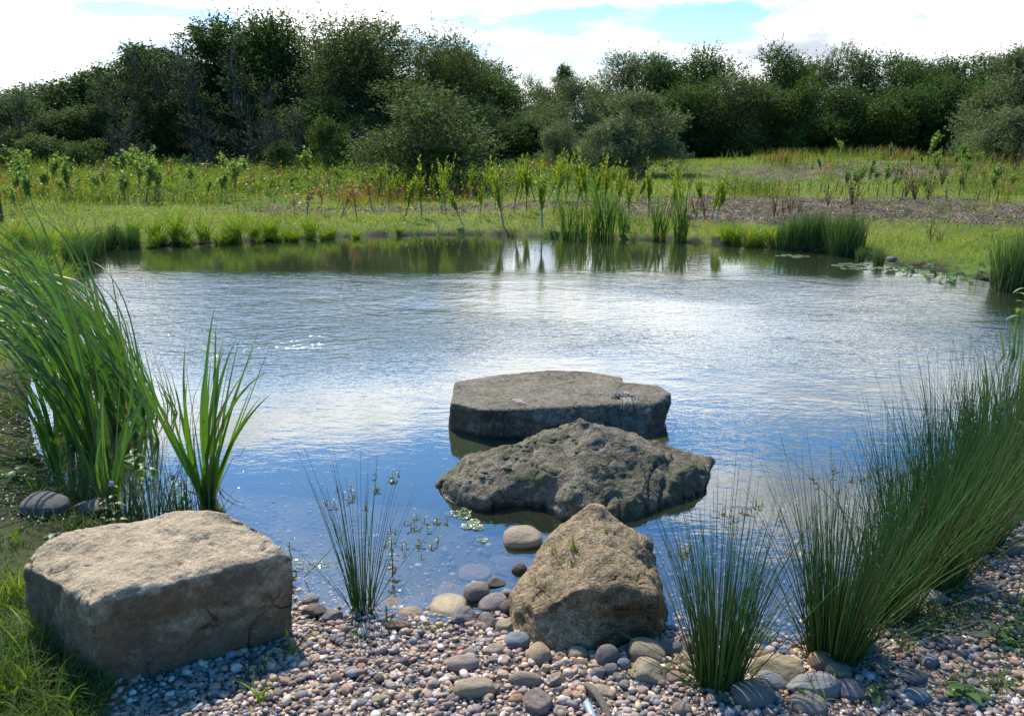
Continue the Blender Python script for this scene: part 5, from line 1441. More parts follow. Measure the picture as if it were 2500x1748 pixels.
# ================================================================== FAR SHORE PLANTS
def copy_tree(root, loc, rz=0.0, sc=1.0):
    o = root.copy(); COL.objects.link(o); o.location = [float(v) for v in loc]; o.rotation_euler = (0, 0, rz); o.scale = (sc,) * 3 if isinstance(sc, (int, float)) else sc
    for ch in root.children:
        c = ch.copy(); COL.objects.link(c); c.parent = o
    return o
def ground_at(px, py):
    """ground point seen at a picture position"""
    p = G(px, py, 0.1)
    for _ in range(8):
        z = gz_far(p[0], p[1]); p = G(px, py, z)
        if p[1] < 0 or p[1] > 90: p = V(px, py, 60.0); break
    return np.array([p[0], p[1], gz_far(p[0], p[1])])
def gz_far(x, y):
    if abs(x) < 12 and y < 22: return gz(x, y)
    sdv = min(28, math.hypot(max(abs(x) - 6, 0), max(abs(y - 7) - 6, 0)))
    return float(ground_z([x], [y], np.array([sdv]))[0])
class Proto:
    """first use moves the built thing itself, later uses copy it"""
    def __init__(s, root, tilt=0.0): s.root, s.used, s.tilt = root, False, tilt
    def place(s, loc, rz=0.0, sc=1.0):
        if not s.used:
            s.used = True; s.root.location = [float(v) for v in loc]; s.root.rotation_euler = (0, 0, rz)
            s.root.scale = (sc,) * 3 if isinstance(sc, (int, float)) else sc
            o = s.root
        else: o = copy_tree(s.root, loc, rz, sc)
        if s.tilt: o.rotation_euler = (TILT.normal() * s.tilt, TILT.normal() * s.tilt, rz)
        return o
TILT = np.random.default_rng(4)
def proto_blades(name, n, h, w, spread, cols, seed, bend=.5, part='blades', dark=None, S=5, tilt=.18):
    r = np.random.default_rng(seed)
    root = link(name, None)
    P, w_ = curve_blades(r, n, h, w, 0, 3.1, tilt, .12, bend, .3, S=S + 1, base_r=spread)
    v, q = ribbons(P, w_, blade_sides(P, r, .5))
    c = grad_cols(r, n, S + 1, cols[0], cols[1], 2, .3, .04)
    o = link(part, np_mesh(part, v, q, M_GRASS if part == 'blades' else M_RUSH, c), root); tag(o, kind='stuff')
    return Proto(root)
# clumps in the water and on the edge
P_REED = [proto_blades('bulrush_clump', 26, .85, .018, .07, ((.06, .13, .02), (.07, .14, .035)), 900 + k, .38, tilt=.12) for k in range(3)]
for px, py, h in [(1385, 585, 1.0), (1400, 588, .85), (1425, 588, 1.05), (1452, 586, .9), (1475, 588, 1.35), (1490, 586, 1.0), (1520, 584, .75), (1600, 588, .95), (1618, 590, .7), (1655, 590, .9), (1668, 592, 1.05)]:
    p = G(px, py, 0)
    o = P_REED[int(px) % 3].place((p[0], p[1], min(gz(p[0], p[1]), 0)), px * .7, (h, h, h * 1.12))
    later(o, 'upright green bulrush clump standing in the water at the far shore', 'bulrush', 'bulrush clumps at the far shore')
P_IRIS = [proto_blades('iris_tuft', 12, .34, .016, .05, ((.07, .14, .02), (.10, .18, .03)), 910 + k, .45, tilt=.3) for k in range(2)]
for px, py, h in [(1018, 578, 1.1), (1073, 580, 1.2), (1172, 580, 1.1), (960, 581, .7), (1120, 577, .7), (1330, 582, .9), (1360, 583, 1.0), (1250, 578, .7), (860, 583, .7), (1545, 588, .7), (1700, 596, .7)]:
    p = G(px, py, 0)
    o = P_IRIS[int(px) % 2].place((p[0], p[1], min(gz(p[0], p[1]), .02)), px * .7, h)
    later(o, 'small pointed iris tuft at the far water edge', 'iris tuft', 'iris tufts along the far water edge')
P_SEDGE = [proto_blades('sedge_clump', 120, .50, .010, .10, ((.13, .21, .02), (.19, .27, .04)), 920 + k, 1.0, tilt=.35) for k in range(2)]
for px, py, h in [(1773, 592, .75), (1795, 594, .8), (1830, 598, .85), (1855, 598, .7), (1885, 600, .8)]:
    p = G(px, py, 0.03)
    o = P_SEDGE[int(px) % 2].place((p[0], p[1], max(gz(p[0], p[1]), -.02)), px * .7, h)
    later(o, 'bright arching sedge clump at the far right water edge', 'sedge', 'arching sedge clumps left of the far rushes')
for px, py, h in [(330, 585, .8), (378, 592, .9), (435, 592, 1.15), (500, 590, .9), (575, 588, 1.15), (620, 585, .8), (665, 583, .75), (700, 582, .6), (760, 578, .85), (810, 578, .6)]:
    p = G(px, py, 0.03)
    o = P_SEDGE[int(px) % 2].place((p[0], p[1], max(gz(p[0], p[1]), -.02)), px * .7, (h * .9, h * .9, h * 1.1))
    later(o, 'leafy green sedge clump along the far left water edge', 'sedge', 'sedge clumps along the far left water edge')
for i in range(26):
    r_ = np.random.default_rng(1200 + i)
    px = r_.uniform(340, 1000); a0 = np.interp(px, [327, 430, 545, 650, 762, 920, 1089], [605, 600, 594, 589, 583, 577, 575]) - r_.uniform(0, 7)
    p = G(px, a0, 0.03); h = r_.uniform(.25, .75)
    o = P_SEDGE[i % 2].place((p[0], p[1], max(gz(p[0], p[1]), -.02)), px * .7, (h, h, h * r_.uniform(.7, 1.1)))
    later(o, 'small uneven sedge tuft filling the far left bank edge', 'sedge', 'small sedge tufts on the far left bank edge')
for i in range(22):
    r_ = np.random.default_rng(1300 + i)
    px, py = r_.uniform(0, 210), r_.uniform(600, 760)
    if px > 230 - (py - 600) * .8: px *= .5
    p = G(px, py, 0.08); h = r_.uniform(.5, .95)
    o = P_SEDGE[i % 2].place((p[0], p[1], max(gz(p[0], p[1]), -.02)), px * .7, (h, h, h * r_.uniform(.8, 1.2)))
    later(o, 'lush green sedge clump on the bank behind the tall reeds', 'sedge', 'sedge clumps on the left bank behind the tall reeds')
P_RUSHF = [proto_blades('far_rush_clump', 260, .60, .0065, .16, ((.035, .08, .016), (.10, .17, .04)), 930 + k, .18, 'stems', tilt=.10) for k in range(3)]
for px, py, h in [(1918, 604, .85), (1945, 605, .9), (1975, 606, .95), (1998, 606, .85), (2030, 612, .9), (2050, 617, 1.0), (2070, 618, 1.0), (2085, 612, .85), (2455, 700, 1.0), (2480, 702, 1.1), (2510, 700, 1.1)]:
    p = G(px, py, 0.03)
    o = P_RUSHF[int(px) % 3].place((p[0], p[1], max(gz(p[0], p[1]), -.02)), px * .7, h)
    if px > 2400: later(o, 'dark rush clump at the right edge of the far bank', 'rushes', 'rush clumps at the right edge of the far bank')
    else: later(o, 'dark rush clump on the far right shore', 'rushes', 'dense dark rush clumps on the far right shore')
for px, py, h in [(2100, 632, .5), (2145, 640, .55), (1530, 575, .4), (285, 600, .8), (310, 602, .8), (330, 600, .7), (262, 604, .75), (240, 612, .8), (205, 640, .9), (180, 655, .9), (225, 625, .8), (60, 640, .8), (110, 660, .9)]:
    p = G(px, py, 0.03)
    o = P_RUSHF[int(px) % 3].place((p[0], p[1], max(gz(p[0], p[1]), -.02)), px * .7, h * .75)
    later(o, 'low rush tuft on the %s' % ('far right water edge' if px > 2000 else 'far left corner of the shore' if px < 500 else 'far shore among the bulrushes'), 'rushes', 'low rush tufts round the pond')

def leaves_on(r, P, n, L, W, up=.7, out=.5):
    """leaves along stems P (k,S,3)"""
    k = r.integers(0, len(P), n); t_ = r.uniform(.25, 1, n) * (P.shape[1] - 1); i = np.minimum(t_.astype(int), P.shape[1] - 2); f = (t_ - i)[:, None]
    c = P[k, i] * (1 - f) + P[k, i + 1] * f
    D = unit(rnd_dirs(r, n) * np.array([1, 1, .5]) * out + np.array([0, 0, up]))
    LL = L * r.uniform(.6, 1.3, n)
    c = c + D * LL[:, None] * .5
    return cards(c, D, rnd_dirs(r, n), LL, W * r.uniform(.7, 1.3, n))
def sapling_proto(seed, h, kind, guard=True):
    r = np.random.default_rng(seed)
    root = link({'willow': 'willow_sapling', 'red': 'red_sapling', 'leafy': 'leafy_sapling'}[kind], None)
    k = {'willow': 9, 'red': 4, 'leafy': 10}[kind]; S = 7; s = np.linspace(0, 1, S)
    base = np.zeros((k, 3)); base[:, 2] = h * r.uniform(.18, .45, k); base[0] = 0
    a = r.uniform(0, 6.28, k); ln = h * r.uniform(.4, .62, k); ln[0] = h
    tl = r.uniform(.12, .55 if kind != 'willow' else .36, k); tl[0] = .03
    ln[1:] *= r.uniform(.5, 1.25)
    lean = r.normal(0, .13, 2)
    P = base[:, None] + np.stack([(np.cos(a) * tl * ln)[:, None] * s, (np.sin(a) * tl * ln)[:, None] * s, ln[:, None] * s], -1)
    P[..., 0] += lean[0] * P[..., 2]; P[..., 1] += lean[1] * P[..., 2]
    R = np.where(np.arange(k) == 0, .010, .005)[:, None] * (1.1 - s)[None]
    v, q = strands(P, R, 4)
    link('trunk', np_mesh('trunk', v, q, M_BARK, np.tile((.16, .13, .06), (len(v), 1))), root)
    if kind == 'willow':
        v, q = leaves_on(r, P, 420, .065, .018, .9, .6); col = (.24, .29, .04)
    elif kind == 'red':
        v, q = leaves_on(r, P, 90, .055, .026, .1, .8); col = (.26, .12, .06)
    else:
        v, q = leaves_on(r, P, 330, .080, .046, .1, .9); col = (.19, .27, .07)
    c = np.repeat(np.array(col) * r.uniform(.6, 1.4, (len(v) // 4, 1)), 4, 0)
    o = link('leaves', np_mesh('leaves', v, q, M_WILLOW, c, smooth=False), root); tag(o, kind='stuff')
    if guard:
        s2 = np.linspace(0, 1, 3); P2 = np.stack([np.stack([lean[0] * s2 * .28, lean[1] * s2 * .28, s2 * .28], 1)], 0)
        v, q = strands(P2, np.full((1, 3), .013), 7)
        link('guard_tube', np_mesh('guard_tube', v, q, M_PLAIN, np.tile((.30, .29, .25), (len(v), 1))), root)
    return Proto(root, .10)
PW = [sapling_proto(950 + k, 1.05, 'willow', k % 3 != 1) for k in range(9)]
PR = [sapling_proto(960 + k, .75, 'red', k % 2 != 1) for k in range(5)]
PL = [sapling_proto(970 + k, .95, 'leafy', k % 3 == 0) for k in range(9)]
D2 = 1.0893
for i, (px, py, top) in enumerate([(870, 470, 385), (905, 497, 350), (945, 488, 350), (990, 480, 352), (1000, 490, 380), (1040, 508, 385), (1075, 490, 390), (1110, 470, 370), (1130, 512, 345), (1150, 480, 352), (1180, 475, 335), (1215, 512, 345),
                                 (1240, 480, 345), (1265, 470, 350), (1290, 475, 355), (1318, 480, 330), (1333, 472, 340), (1388, 485, 355), (1410, 500, 385), (1455, 490, 345), (1500, 485, 370), (1518, 480, 362), (1520, 500, 400), (1590, 500, 365), (1605, 505, 385), (1355, 465, 350)]):
    p = ground_at(px * D2, py * D2); h = max(.5, (H - (math.tan(PITCH + math.atan((top * D2 - 874) / FPX)) * p[1])) - p[2])
    o = PW[i % 9].place(p, i * 1.9, h / 1.05)
    later(o, 'slender yellow-green willow sapling in a pale guard tube, far bank', 'sapling', 'willow saplings planted along the far bank')
for i, (px, py, top) in enumerate([(845, 455, 360), (885, 450, 370), (925, 455, 365), (965, 452, 372), (1058, 450, 365), (1092, 448, 358), (1165, 450, 345), (1198, 448, 345), (1228, 450, 342), (1252, 452, 340), (1278, 448, 350), (1305, 450, 338), (1345, 452, 352), (1372, 450, 356), (1345, 462, 360), (1425, 455, 372), (1575, 470, 378)]):
    p = ground_at(px * D2, py * D2); h = max(.5, (H - (math.tan(PITCH + math.atan((top * D2 - 874) / FPX)) * p[1])) - p[2])
    o = PW[(i + 4) % 9].place(p, i * 1.3, (h * 1.25 / 1.05, h * 1.25 / 1.05, h / 1.05))
    later(o, 'bushy willow sapling in the rear row on the far bank', 'sapling', 'willow saplings in the rear row on the far bank')
rr = np.random.default_rng(44)
for i, (px, py) in enumerate([(5, 455), (30, 470), (55, 450), (85, 462), (110, 440), (140, 455), (175, 442), (210, 448), (245, 440), (268, 452), (300, 446), (335, 438), (372, 444), (420, 440), (455, 447), (505, 436), (560, 432), (600, 430), (25, 425), (70, 420),
                              (120, 415), (160, 420), (200, 412), (240, 418), (285, 412), (330, 410), (380, 412), (440, 408), (490, 410), (540, 405), (640, 420), (705, 425), (750, 425), (790, 415)]):
    px += rr.normal() * 14; py += rr.normal() * 9
    p = ground_at(px * D2, py * D2)
    o = PL[i % 9].place(p, i * 2.3, (.55 + .65 * rr.random()) * (.95 + .2 * rr.random()) * (.95 if py < 430 else .9))
    later(o, 'bushy green planted sapling in the %s on the far left' % ('back row' if py < 430 else 'front row'), 'sapling', 'leafy saplings in the planting on the far left')
for i, (px, py) in enumerate([(238, 440), (318, 435), (390, 425), (500, 420), (523, 425), (625, 440), (660, 480), (688, 490), (720, 482), (763, 490), (800, 492), (615, 425), (560, 418), (740, 445), (835, 470), (460, 425)]):
    p = ground_at(px * D2, py * D2)
    o = PR[i % 5].place(p, i * 2.1, .8 + .35 * rr.random())
    later(o, 'small reddish-leaved sapling planted on the far left bank', 'sapling', 'reddish saplings planted on the far left bank')
def dock_proto(seed, col):
    r = np.random.default_rng(seed); root = link('dead_dock', None)
    k = 9; S = 5; s = np.linspace(0, 1, S); a = r.uniform(0, 6.28, k); t_ = r.uniform(.05, .5, k); L = r.uniform(.35, .7, k)
    P = np.stack([(np.cos(a) * t_ * L)[:, None] * s, (np.sin(a) * t_ * L)[:, None] * s, L[:, None] * s * (1 - .1 * t_[:, None])], -1)
    v, q = strands(P, .005 * (1.1 - s)[None] * np.ones((k, 1)), 4)
    o = link('stems', np_mesh('stems', v, q, M_DRY, np.tile((.12, .06, .035), (len(v), 1))), root); tag(o, kind='stuff')
    v, q = leaves_on(r, P, 260, .028, .02, .2, .9)
    o = link('seed_heads', np_mesh('seed_heads', v, q, M_DRY, np.repeat(np.array(col) * r.uniform(.5, 1.5, (len(v) // 4, 1)), 4, 0), smooth=False), root); tag(o, kind='stuff')
    return Proto(root)
PD = [dock_proto(980 + k, [(.15, .06, .035), (.19, .085, .05)][k % 2]) for k in range(3)]
for i, (px, py, sc) in enumerate([(1910, 462, 1.15), (1855, 462, .8), (1545, 425, .7), (1560, 490, .75), (1580, 492, .7), (1735, 488, .8), (1755, 485, .6), (1770, 482, .6), (2050, 452, 1.2), (2080, 450, 1.1), (2030, 445, 1.0), (2085, 545, .5), (2104, 548, .4), (1330, 425, .8), (1350, 422, .8),
                                 (1210, 415, .8), (1180, 412, .8), (1390, 420, .9), (1250, 418, .8), (1400, 432, .7), (2110, 420, 1.2), (2010, 420, 1.1), (2160, 430, 1.0), (2240, 400, 1.0), (2275, 385, 1.1), (1790, 480, .5), (1430, 425, .7)]):
    p = ground_at(px * D2, py * D2)
    o = PD[i % 3].place(p, i * 1.7, sc)
    later(o, 'dead red-brown dock plant on the %s' % ('far right bank' if px > 1500 else 'far bank before the willow bushes'), 'dock', 'dead dock plants on the far bank')
# scrubby plants and stakes on the right-hand mound
for i in range(26):
    px = rr.uniform(1880, 2290); py = rr.uniform(392, 440)
    p = ground_at(px * D2, py * D2)
    o = PL[i % 9].place(p, i * 2.3, rr.uniform(.35, .75))
    later(o, 'low leafy sapling on the right-hand mound', 'sapling', 'low leafy saplings on the right-hand mound')
for i, (px, py, sc) in enumerate([(1892, 385, .75), (2075, 372, 1.1), (1990, 385, .7), (2150, 395, .9), (1840, 400, .6), (1760, 395, .5)]):
    p = ground_at(px * D2, py * D2); o = PL[(i + 1) % 9].place(p, i, (sc * .7, sc * .7, sc * 1.1))
    later(o, 'taller bright sapling standing against the dark trees on the right', 'sapling', 'taller saplings on the right-hand mound')
def stake_mesh():
    bag = Bag(); v = []
    for z, r_ in ((0, .014), (.24, .014), (.25, .010)):
        for k in range(6): v.append([math.cos(k * 1.047) * r_, math.sin(k * 1.047) * r_, z])
    idx = np.arange(18).reshape(3, 6); q = np.stack([idx[:-1], np.roll(idx[:-1], -1, 1), np.roll(idx[1:], -1, 1), idx[1:]], -1).reshape(-1, 4)
    bag.add(v, q, (.17, .14, .10)); bag.add([v[12 + k] for k in range(6)] + [[0, 0, .252]], [[k, (k + 1) % 6, 6] for k in range(6)], (.17, .14, .10))
    return bag.mesh('stake', M_BARK)
sm_ = stake_mesh()
for i, (px, py) in enumerate([(1695, 432), (1702, 436), (1715, 434), (1745, 432), (1790, 436), (1812, 430), (1838, 436), (1855, 438), (1872, 434), (1885, 440), (1905, 432), (1925, 440), (1945, 436), (1965, 444), (1985, 436), (2000, 442), (2020, 448), (2045, 440), (2120, 450), (2150, 440), (2190, 452), (2215, 446), (2235, 455)]):
    p = ground_at(px * D2, py * D2); o = link('plant_stake', sm_, loc=p, rz=i)
    o.rotation_euler = (rr.normal() * .06, rr.normal() * .06, i)
    later(o, 'short weathered planting stake on the right-hand mound', 'stake', 'planting stakes on the right-hand mound')
# wooden post at the left edge
p = ground_at(2, 545)
bm = bmesh.new(); bmesh.ops.create_cube(bm, size=1.0)
for v_ in bm.verts: v_.co = Vector((v_.co.x * .10, v_.co.y * .10, (v_.co.z + .5) * .55 - .02))
bmesh.ops.bevel(bm, geom=list(bm.edges), offset=.008, segments=2, affect='EDGES')
me = bpy.data.meshes.new('wooden_post'); bm.to_mesh(me); bm.free(); me.materials.append(M_BARK)
a = me.color_attributes.new('Col', 'FLOAT_COLOR', 'POINT'); a.data.foreach_set('color', np.tile((.10, .08, .06, 1), (len(me.vertices), 1)).astype(np.float32).ravel())
tag(link('wooden_post', me, loc=p, rz=.3), 'short dark wooden post at the left edge beyond the reeds', 'post')
# tall weeds in front of the left wood
r = np.random.default_rng(77); n = 26000
Yu = r.uniform(19, 31, n); Xu = r.uniform(-.72, .12, n) * Yu
hu = r.uniform(.1, .62, n) * (1 + np.clip(fbm2(Xu, Yu, .6, 3, 57), -.4, 1)); zu = ground_z(Xu, Yu, np.full(n, 14.0))
C = np.stack([Xu, Yu, zu + hu * r.random(n)], 1)
v, q = cards(C, rnd_dirs(r, n), rnd_dirs(r, n), r.uniform(.05, .12, n), r.uniform(.03, .06, n))
o = link('tall_weeds', np_mesh('tall_weeds', v, q, M_WILLOW, np.repeat(np.array([.12, .18, .04]) * r.uniform(.5, 1.4, (n, 1)), 4, 0), smooth=False)); tag(o, 'tall leafy weeds in front of the left-hand wood', None, None, 'stuff')

# tangled dry stalks and weeds on the far bank and the right-hand mound
r = np.random.default_rng(78)
n = 120000
Yu = r.uniform(12.8, 36, n); Xu = r.uniform(-.70, .70, n) * Yu
cl = fbm2(Xu, Yu, .55, 4, 59) + .35 * fbm2(Xu, Yu, 2.5, 2, 60)
zone_l = (Xu < 3) & (Yu > 17.5); zone_r = (Xu > 5) & (Yu > 19)
keep = (r.random(n) < np.clip((cl - .02) * 4, 0, 1) * np.where(zone_l | zone_r, 1.0, .16) * (1 - .7 * soil_mask(Xu, Yu))) & ~((Xu > 2) & (Xu < 9) & (Yu > 22))
Xu, Yu = Xu[keep], Yu[keep]; n = len(Xu)
pick = r.random(n)[:, None]; patchy = fbm2(Xu, Yu, .4, 3, 62)[:, None]
cs = np.where(pick < .30 + patchy, np.array([[.20, .10, .055]]), np.where(pick < .5 + patchy, np.array([[.28, .22, .10]]), np.array([[.12, .17, .035]]))) * r.uniform(.6, 1.4, (n, 1))
grass_field('dry_stalks', Xu, Yu, r.uniform(.12, .50, n) * (1 + .8 * np.clip(cl[keep], 0, 1)), r.uniform(.007, .015, n) * Yu / 20, cs, 'tangled dry stalks and weeds on the far bank and mound', 2, .5, 79)
C = np.stack([Xu, Yu, ground_z(Xu, Yu, np.full(n, 9.0)) + r.uniform(.05, .36, n)], 1)
v, q = cards(C, rnd_dirs(r, n), rnd_dirs(r, n), r.uniform(.03, .08, n), r.uniform(.02, .05, n))
o = link('weed_leaves', np_mesh('weed_leaves', v, q, M_WILLOW, np.repeat(cs * np.array([1.0, 1.15, .9]), 4, 0), smooth=False)); tag(o, 'small leaves of the tangled weeds on the far bank', None, None, 'stuff')
# ================================================================== TREES
def tree_proto(seed, h, wd, kind, nleaf=9000):
    """natural size h tall, wd wide; trunk with limbs, crown of leaf sprays in clumps"""
    r = np.random.default_rng(seed)
    cfg = {'willow': (26, .19, (.098, .130, .044), .11, .045, .08, 2), 'dense': (30, .21, (.066, .112, .028), .11, .065, .05, 1), 'alder': (22, .13, (.060, .105, .028), .12, .08, .16, 1),
           'birch': (16, .10, (.050, .075, .028), .085, .055, .12, 1), 'shrub': (14, .22, (.085, .125, .03), .07, .045, .06, 3), 'bare': (9, .16, (.10, .11, .04), .06, .03, .15, 5), 'silver': (24, .19, (.165, .195, .105), .10, .045, .06, 3)}[kind]
    nl, lr, col, LL, LW, low, stems = cfg
    root = link({'willow': 'willow_tree', 'dense': 'dense_tree', 'alder': 'alder_tree', 'birch': 'birch_tree', 'shrub': 'shrub', 'bare': 'bare_bush', 'silver': 'willow_bush'}[kind], None)
    # lobe centres inside an egg-shaped envelope
    C = []
    while len(C) < nl:
        z = r.uniform(low, 1.0); zz_ = (z - low) / (1 - low)
        if kind in ('alder', 'birch'): prof = (1 - zz_) ** .55 * (.45 + .75 * zz_) if zz_ > .0 else .4
        else: prof = math.sqrt(max(0, 1 - (2 * zz_ - .75) ** 2 / 1.6)) 
        a = r.uniform(0, 6.28); rr_ = math.sqrt(r.uniform(.08, 1)) * prof * .86
        C.append((math.cos(a) * rr_ * wd / 2, math.sin(a) * rr_ * wd / 2, z * h - lr * h * .4 * zz_))
    C = np.array(C); LR = lr * h * r.uniform(.55, 1.15, nl)
    # trunk + limbs
    bagP, bagR = [], []
    S = 8; s = np.linspace(0, 1, S)
    for k in range(stems):
        off = r.normal(0, .04 * wd, 2) if stems > 1 else np.zeros(2); tip = np.array([off[0] * 4 + r.normal(0, .05) * wd, off[1] * 4, h * (.9 if stems == 1 else r.uniform(.6, .9))])
        b0 = np.array([off[0], off[1], -.1])
        P = b0 + (tip - b0) * s[:, None]; P[:, :2] += r.normal(0, .02 * wd, (S, 2)) * np.sin(s * 3.1)[:, None]
        bagP.append(P); bagR.append(.016 * h * (1.05 - .93 * s) / (1 if stems == 1 else 1.6))
    main = list(bagP)
    for k in range(nl):
        m = main[r.integers(len(main))]; j = int(np.clip((C[k, 2] / h - .28) * S, 0, S - 3)); b0 = m[j]
        P = b0 + (C[k] - b0) * s[:, None]; P[:, 2] -= .08 * h * np.sin(s * 3.1) * r.uniform(0, .6); P[:, :2] += r.normal(0, .008 * h, (S, 2)) * np.sin(s * 3.1)[:, None]
        bagP.append(P); bagR.append(.0065 * h * (1.05 - .85 * s))
        for _ in range(4 if kind != 'bare' else 22):  # twigs
            d = rnd_dirs(r, 1)[0]; d[2] = abs(d[2]) * 1.1; d = unit(d); e = C[k] + d * LR[k] * r.uniform(.9, 1.7)
            Pt = C[k] * .75 + b0 * .25 + (e - (C[k] * .75 + b0 * .25)) * s[:, None]
            bagP.append(Pt); bagR.append(.0022 * h * (1.05 - .85 * s))
    v, q = strands(np.array(bagP), np.array(bagR), 5)
    bc = {'birch': (.18, .17, .15), 'bare': (.10, .085, .065)}.get(kind, (.075, .065, .05))
    link('trunk', np_mesh('trunk', v, q, M_BARK, np.tile(bc, (len(v), 1))), root)
    # leaves: small sprays gathered on the lobes' shells + upward shoots
    if kind == 'bare': nleaf = nleaf // 5
    ns = nleaf // 9
    wgt = LR ** 2; k = r.choice(nl, ns, p=wgt / wgt.sum())
    d = rnd_dirs(r, ns); d[:, 2] = np.where(r.random(ns) < .35, np.abs(d[:, 2]), d[:, 2])
    sprayc = C[k] + d * (LR[k] * (r.uniform(.3, 1.0, ns) ** .6) * np.minimum(1 + .16 * r.normal(size=ns), 1.22))[:, None] * np.array([1.05, 1.05, .85])
    ax = unit(d + np.array([0, 0, .55]) + .5 * r.normal(size=(ns, 3)))
    m = 9
    tt = r.uniform(-.5, 1, (ns, m)); sl = LL * 3.0
    cc_ = sprayc[:, None] + ax[:, None] * (tt * sl)[..., None] + r.normal(0, LL * .42, (ns, m, 3))
    # fringe shoots
    nsh = int(ns * (.22 if kind in ('willow', 'silver', 'shrub') else .12)); ks = r.integers(0, nl, nsh); dd = rnd_dirs(r, nsh); dd[:, 2] = np.abs(dd[:, 2]) + .35; dd = unit(dd)
    b0 = C[ks] + dd * LR[ks][:, None] * .9; ln = LR[ks] * r.uniform(.2, .7, nsh); mm = 12
    tt2 = r.random((nsh, mm)); c2 = b0[:, None] + dd[:, None] * (tt2 ** 1.4 * ln[:, None])[..., None] + r.normal(0, LL * .28, (nsh, mm, 3))
    allc = np.concatenate([cc_.reshape(-1, 3), c2.reshape(-1, 3)])
    allc = allc[allc[:, 2] > .05 * h * r.random(len(allc))]
    n_ = len(allc)
    D_ = rnd_dirs(r, n_); D_[:, 2] *= .6
    v, q = cards(allc, D_, rnd_dirs(r, n_), LL * r.uniform(.65, 1.35, n_) , LW * r.uniform(.7, 1.3, n_))
    lobecol = r.uniform(.6, 1.5, nl); 
    base = np.array(col) * r.uniform(.6, 1.45, (n_, 1))
    lc = np.concatenate([np.repeat(lobecol[k], m), np.repeat(lobecol[ks], mm)])[:n_]
    hue = 1 + .12 * (fbm(allc, 1.1, 3, seed)[:, None]) * np.array([1.6, .4, -1])
    base = base * lc[:, None] * hue
    o = link('crown', np_mesh('crown', v, q, M_TREE, np.repeat(base, 4, 0), smooth=False), root)
    return Proto(root), h, wd
TP = {'willow': [tree_proto(1000 + k, 6.0, 4.2, 'willow', 26000) for k in range(3)], 'dense': [tree_proto(1010 + k, 6.0, 4.4, 'dense', 26000) for k in range(3)],
      'alder': [tree_proto(1020 + k, 6.5, 3.6, 'alder', 15000) for k in range(3)], 'birch': [tree_proto(1030 + k, 7.0, 2.2, 'birch', 7000) for k in range(2)],
      'shrub': [tree_proto(1040 + k, 2.2, 2.4, 'shrub', 9000) for k in range(2)], 'bare': [tree_proto(1050 + k, 4.5, 2.6, 'bare', 5500) for k in range(3)],
      'silver': [tree_proto(1060 + k, 4.5, 4.6, 'silver', 26000) for k in range(2)]}
DESC = {'willow': ('grey-green willow tree', 'tree'), 'dense': ('dense dark green tree', 'tree'), 'alder': ('dark open-crowned tree with sky showing through', 'tree'), 'birch': ('slender tall tree with a thin crown', 'tree'),
        'shrub': ('bright green shrub', 'shrub'), 'bare': ('half-bare twiggy bush', 'bush'), 'silver': ('low spreading grey-leaved willow bush', 'bush')}
cnt = {}
def plant(px, top, wpx, Y, kind, where, group):
    """px, top in the 2295-wide view"""
    X = (px * D2 - 1250) / FPX * (Y * CP + H * SP); z0 = gz_far(X, Y)
    ztop = H - Y * math.tan(PITCH + math.atan((top * D2 - 874) / FPX))
    hh = ztop - z0; ww = wpx * D2 / FPX * Y
    if group == G1: ww *= 1.22
    i = cnt.get(kind, 0); cnt[kind] = i + 1
    pr, h0, w0 = TP[kind][i % len(TP[kind])]
    o = pr.place((X, Y, z0 - .03), i * 2.17, (ww / w0 * 1.0, ww / w0 * 1.0, hh / h0 * .97))
    later(o, DESC[kind][0] + ' ' + where, DESC[kind][1], group)
    return o
L1 = 'in the left wood'; G1 = 'trees of the left wood'
for a in [(-60, 205, 230, 38, 'willow'), (30, 208, 200, 36, 'willow'), (110, 198, 190, 40, 'dense'), (170, 186, 170, 38, 'dense'), (232, 160, 140, 38, 'alder'), (300, 135, 160, 36, 'alder'), (352, 92, 150, 37, 'alder'), (432, 48, 100, 34, 'birch'),
          (395, 112, 150, 39, 'alder'), (455, 60, 110, 38, 'birch'), (505, 38, 160, 36, 'alder'), (570, 30, 180, 37, 'dense'), (630, 45, 150, 38, 'dense'), (690, 45, 180, 39, 'willow'), (765, 42, 190, 36, 'willow'), (845, 42, 200, 38, 'willow'), (915, 52, 190, 37, 'willow'),
          (985, 75, 180, 36, 'willow'), (1030, 110, 120, 38, 'willow'), (1068, 170, 90, 40, 'dense'),
          (330, 88, 80, 33, 'birch'), (388, 72, 90, 33, 'birch'), (458, 110, 90, 32, 'birch'), (252, 138, 80, 33, 'birch'), (545, 60, 90, 33, 'birch')]:
    plant(*a, L1, G1)
plant(960, 160, 280, 21.5, 'willow', 'standing forward of the left wood', 'trees standing forward of the woods')
for i, px in enumerate(range(-70, 1100, 62)):
    plant(px, 245 + 22 * math.sin(i * 2.3), 170, 33.5, 'dense' if i % 3 else 'willow', 'low along the foot of the left wood', 'undergrowth trees along the foot of the left wood')
for i, px in enumerate(range(260, 1100, 75)):
    plant(px, 150 + 30 * math.sin(i * 1.7), 200, 42, 'dense', 'at the back of the left wood', 'trees at the back of the left wood')
for a in [(1115, 175, 90, 58, 'willow'), (1140, 195, 110, 52, 'silver'), (1205, 158, 90, 56, 'willow'), (1165, 205, 120, 50, 'willow'), (1262, 140, 66, 54, 'alder'), (1180, 235, 130, 46, 'silver'), (1225, 195, 110, 48, 'willow'), (1130, 262, 140, 38, 'dense'), (1200, 262, 150, 38, 'dense')]:
    plant(*a, 'in the gap between the woods', 'trees in the gap between the woods')
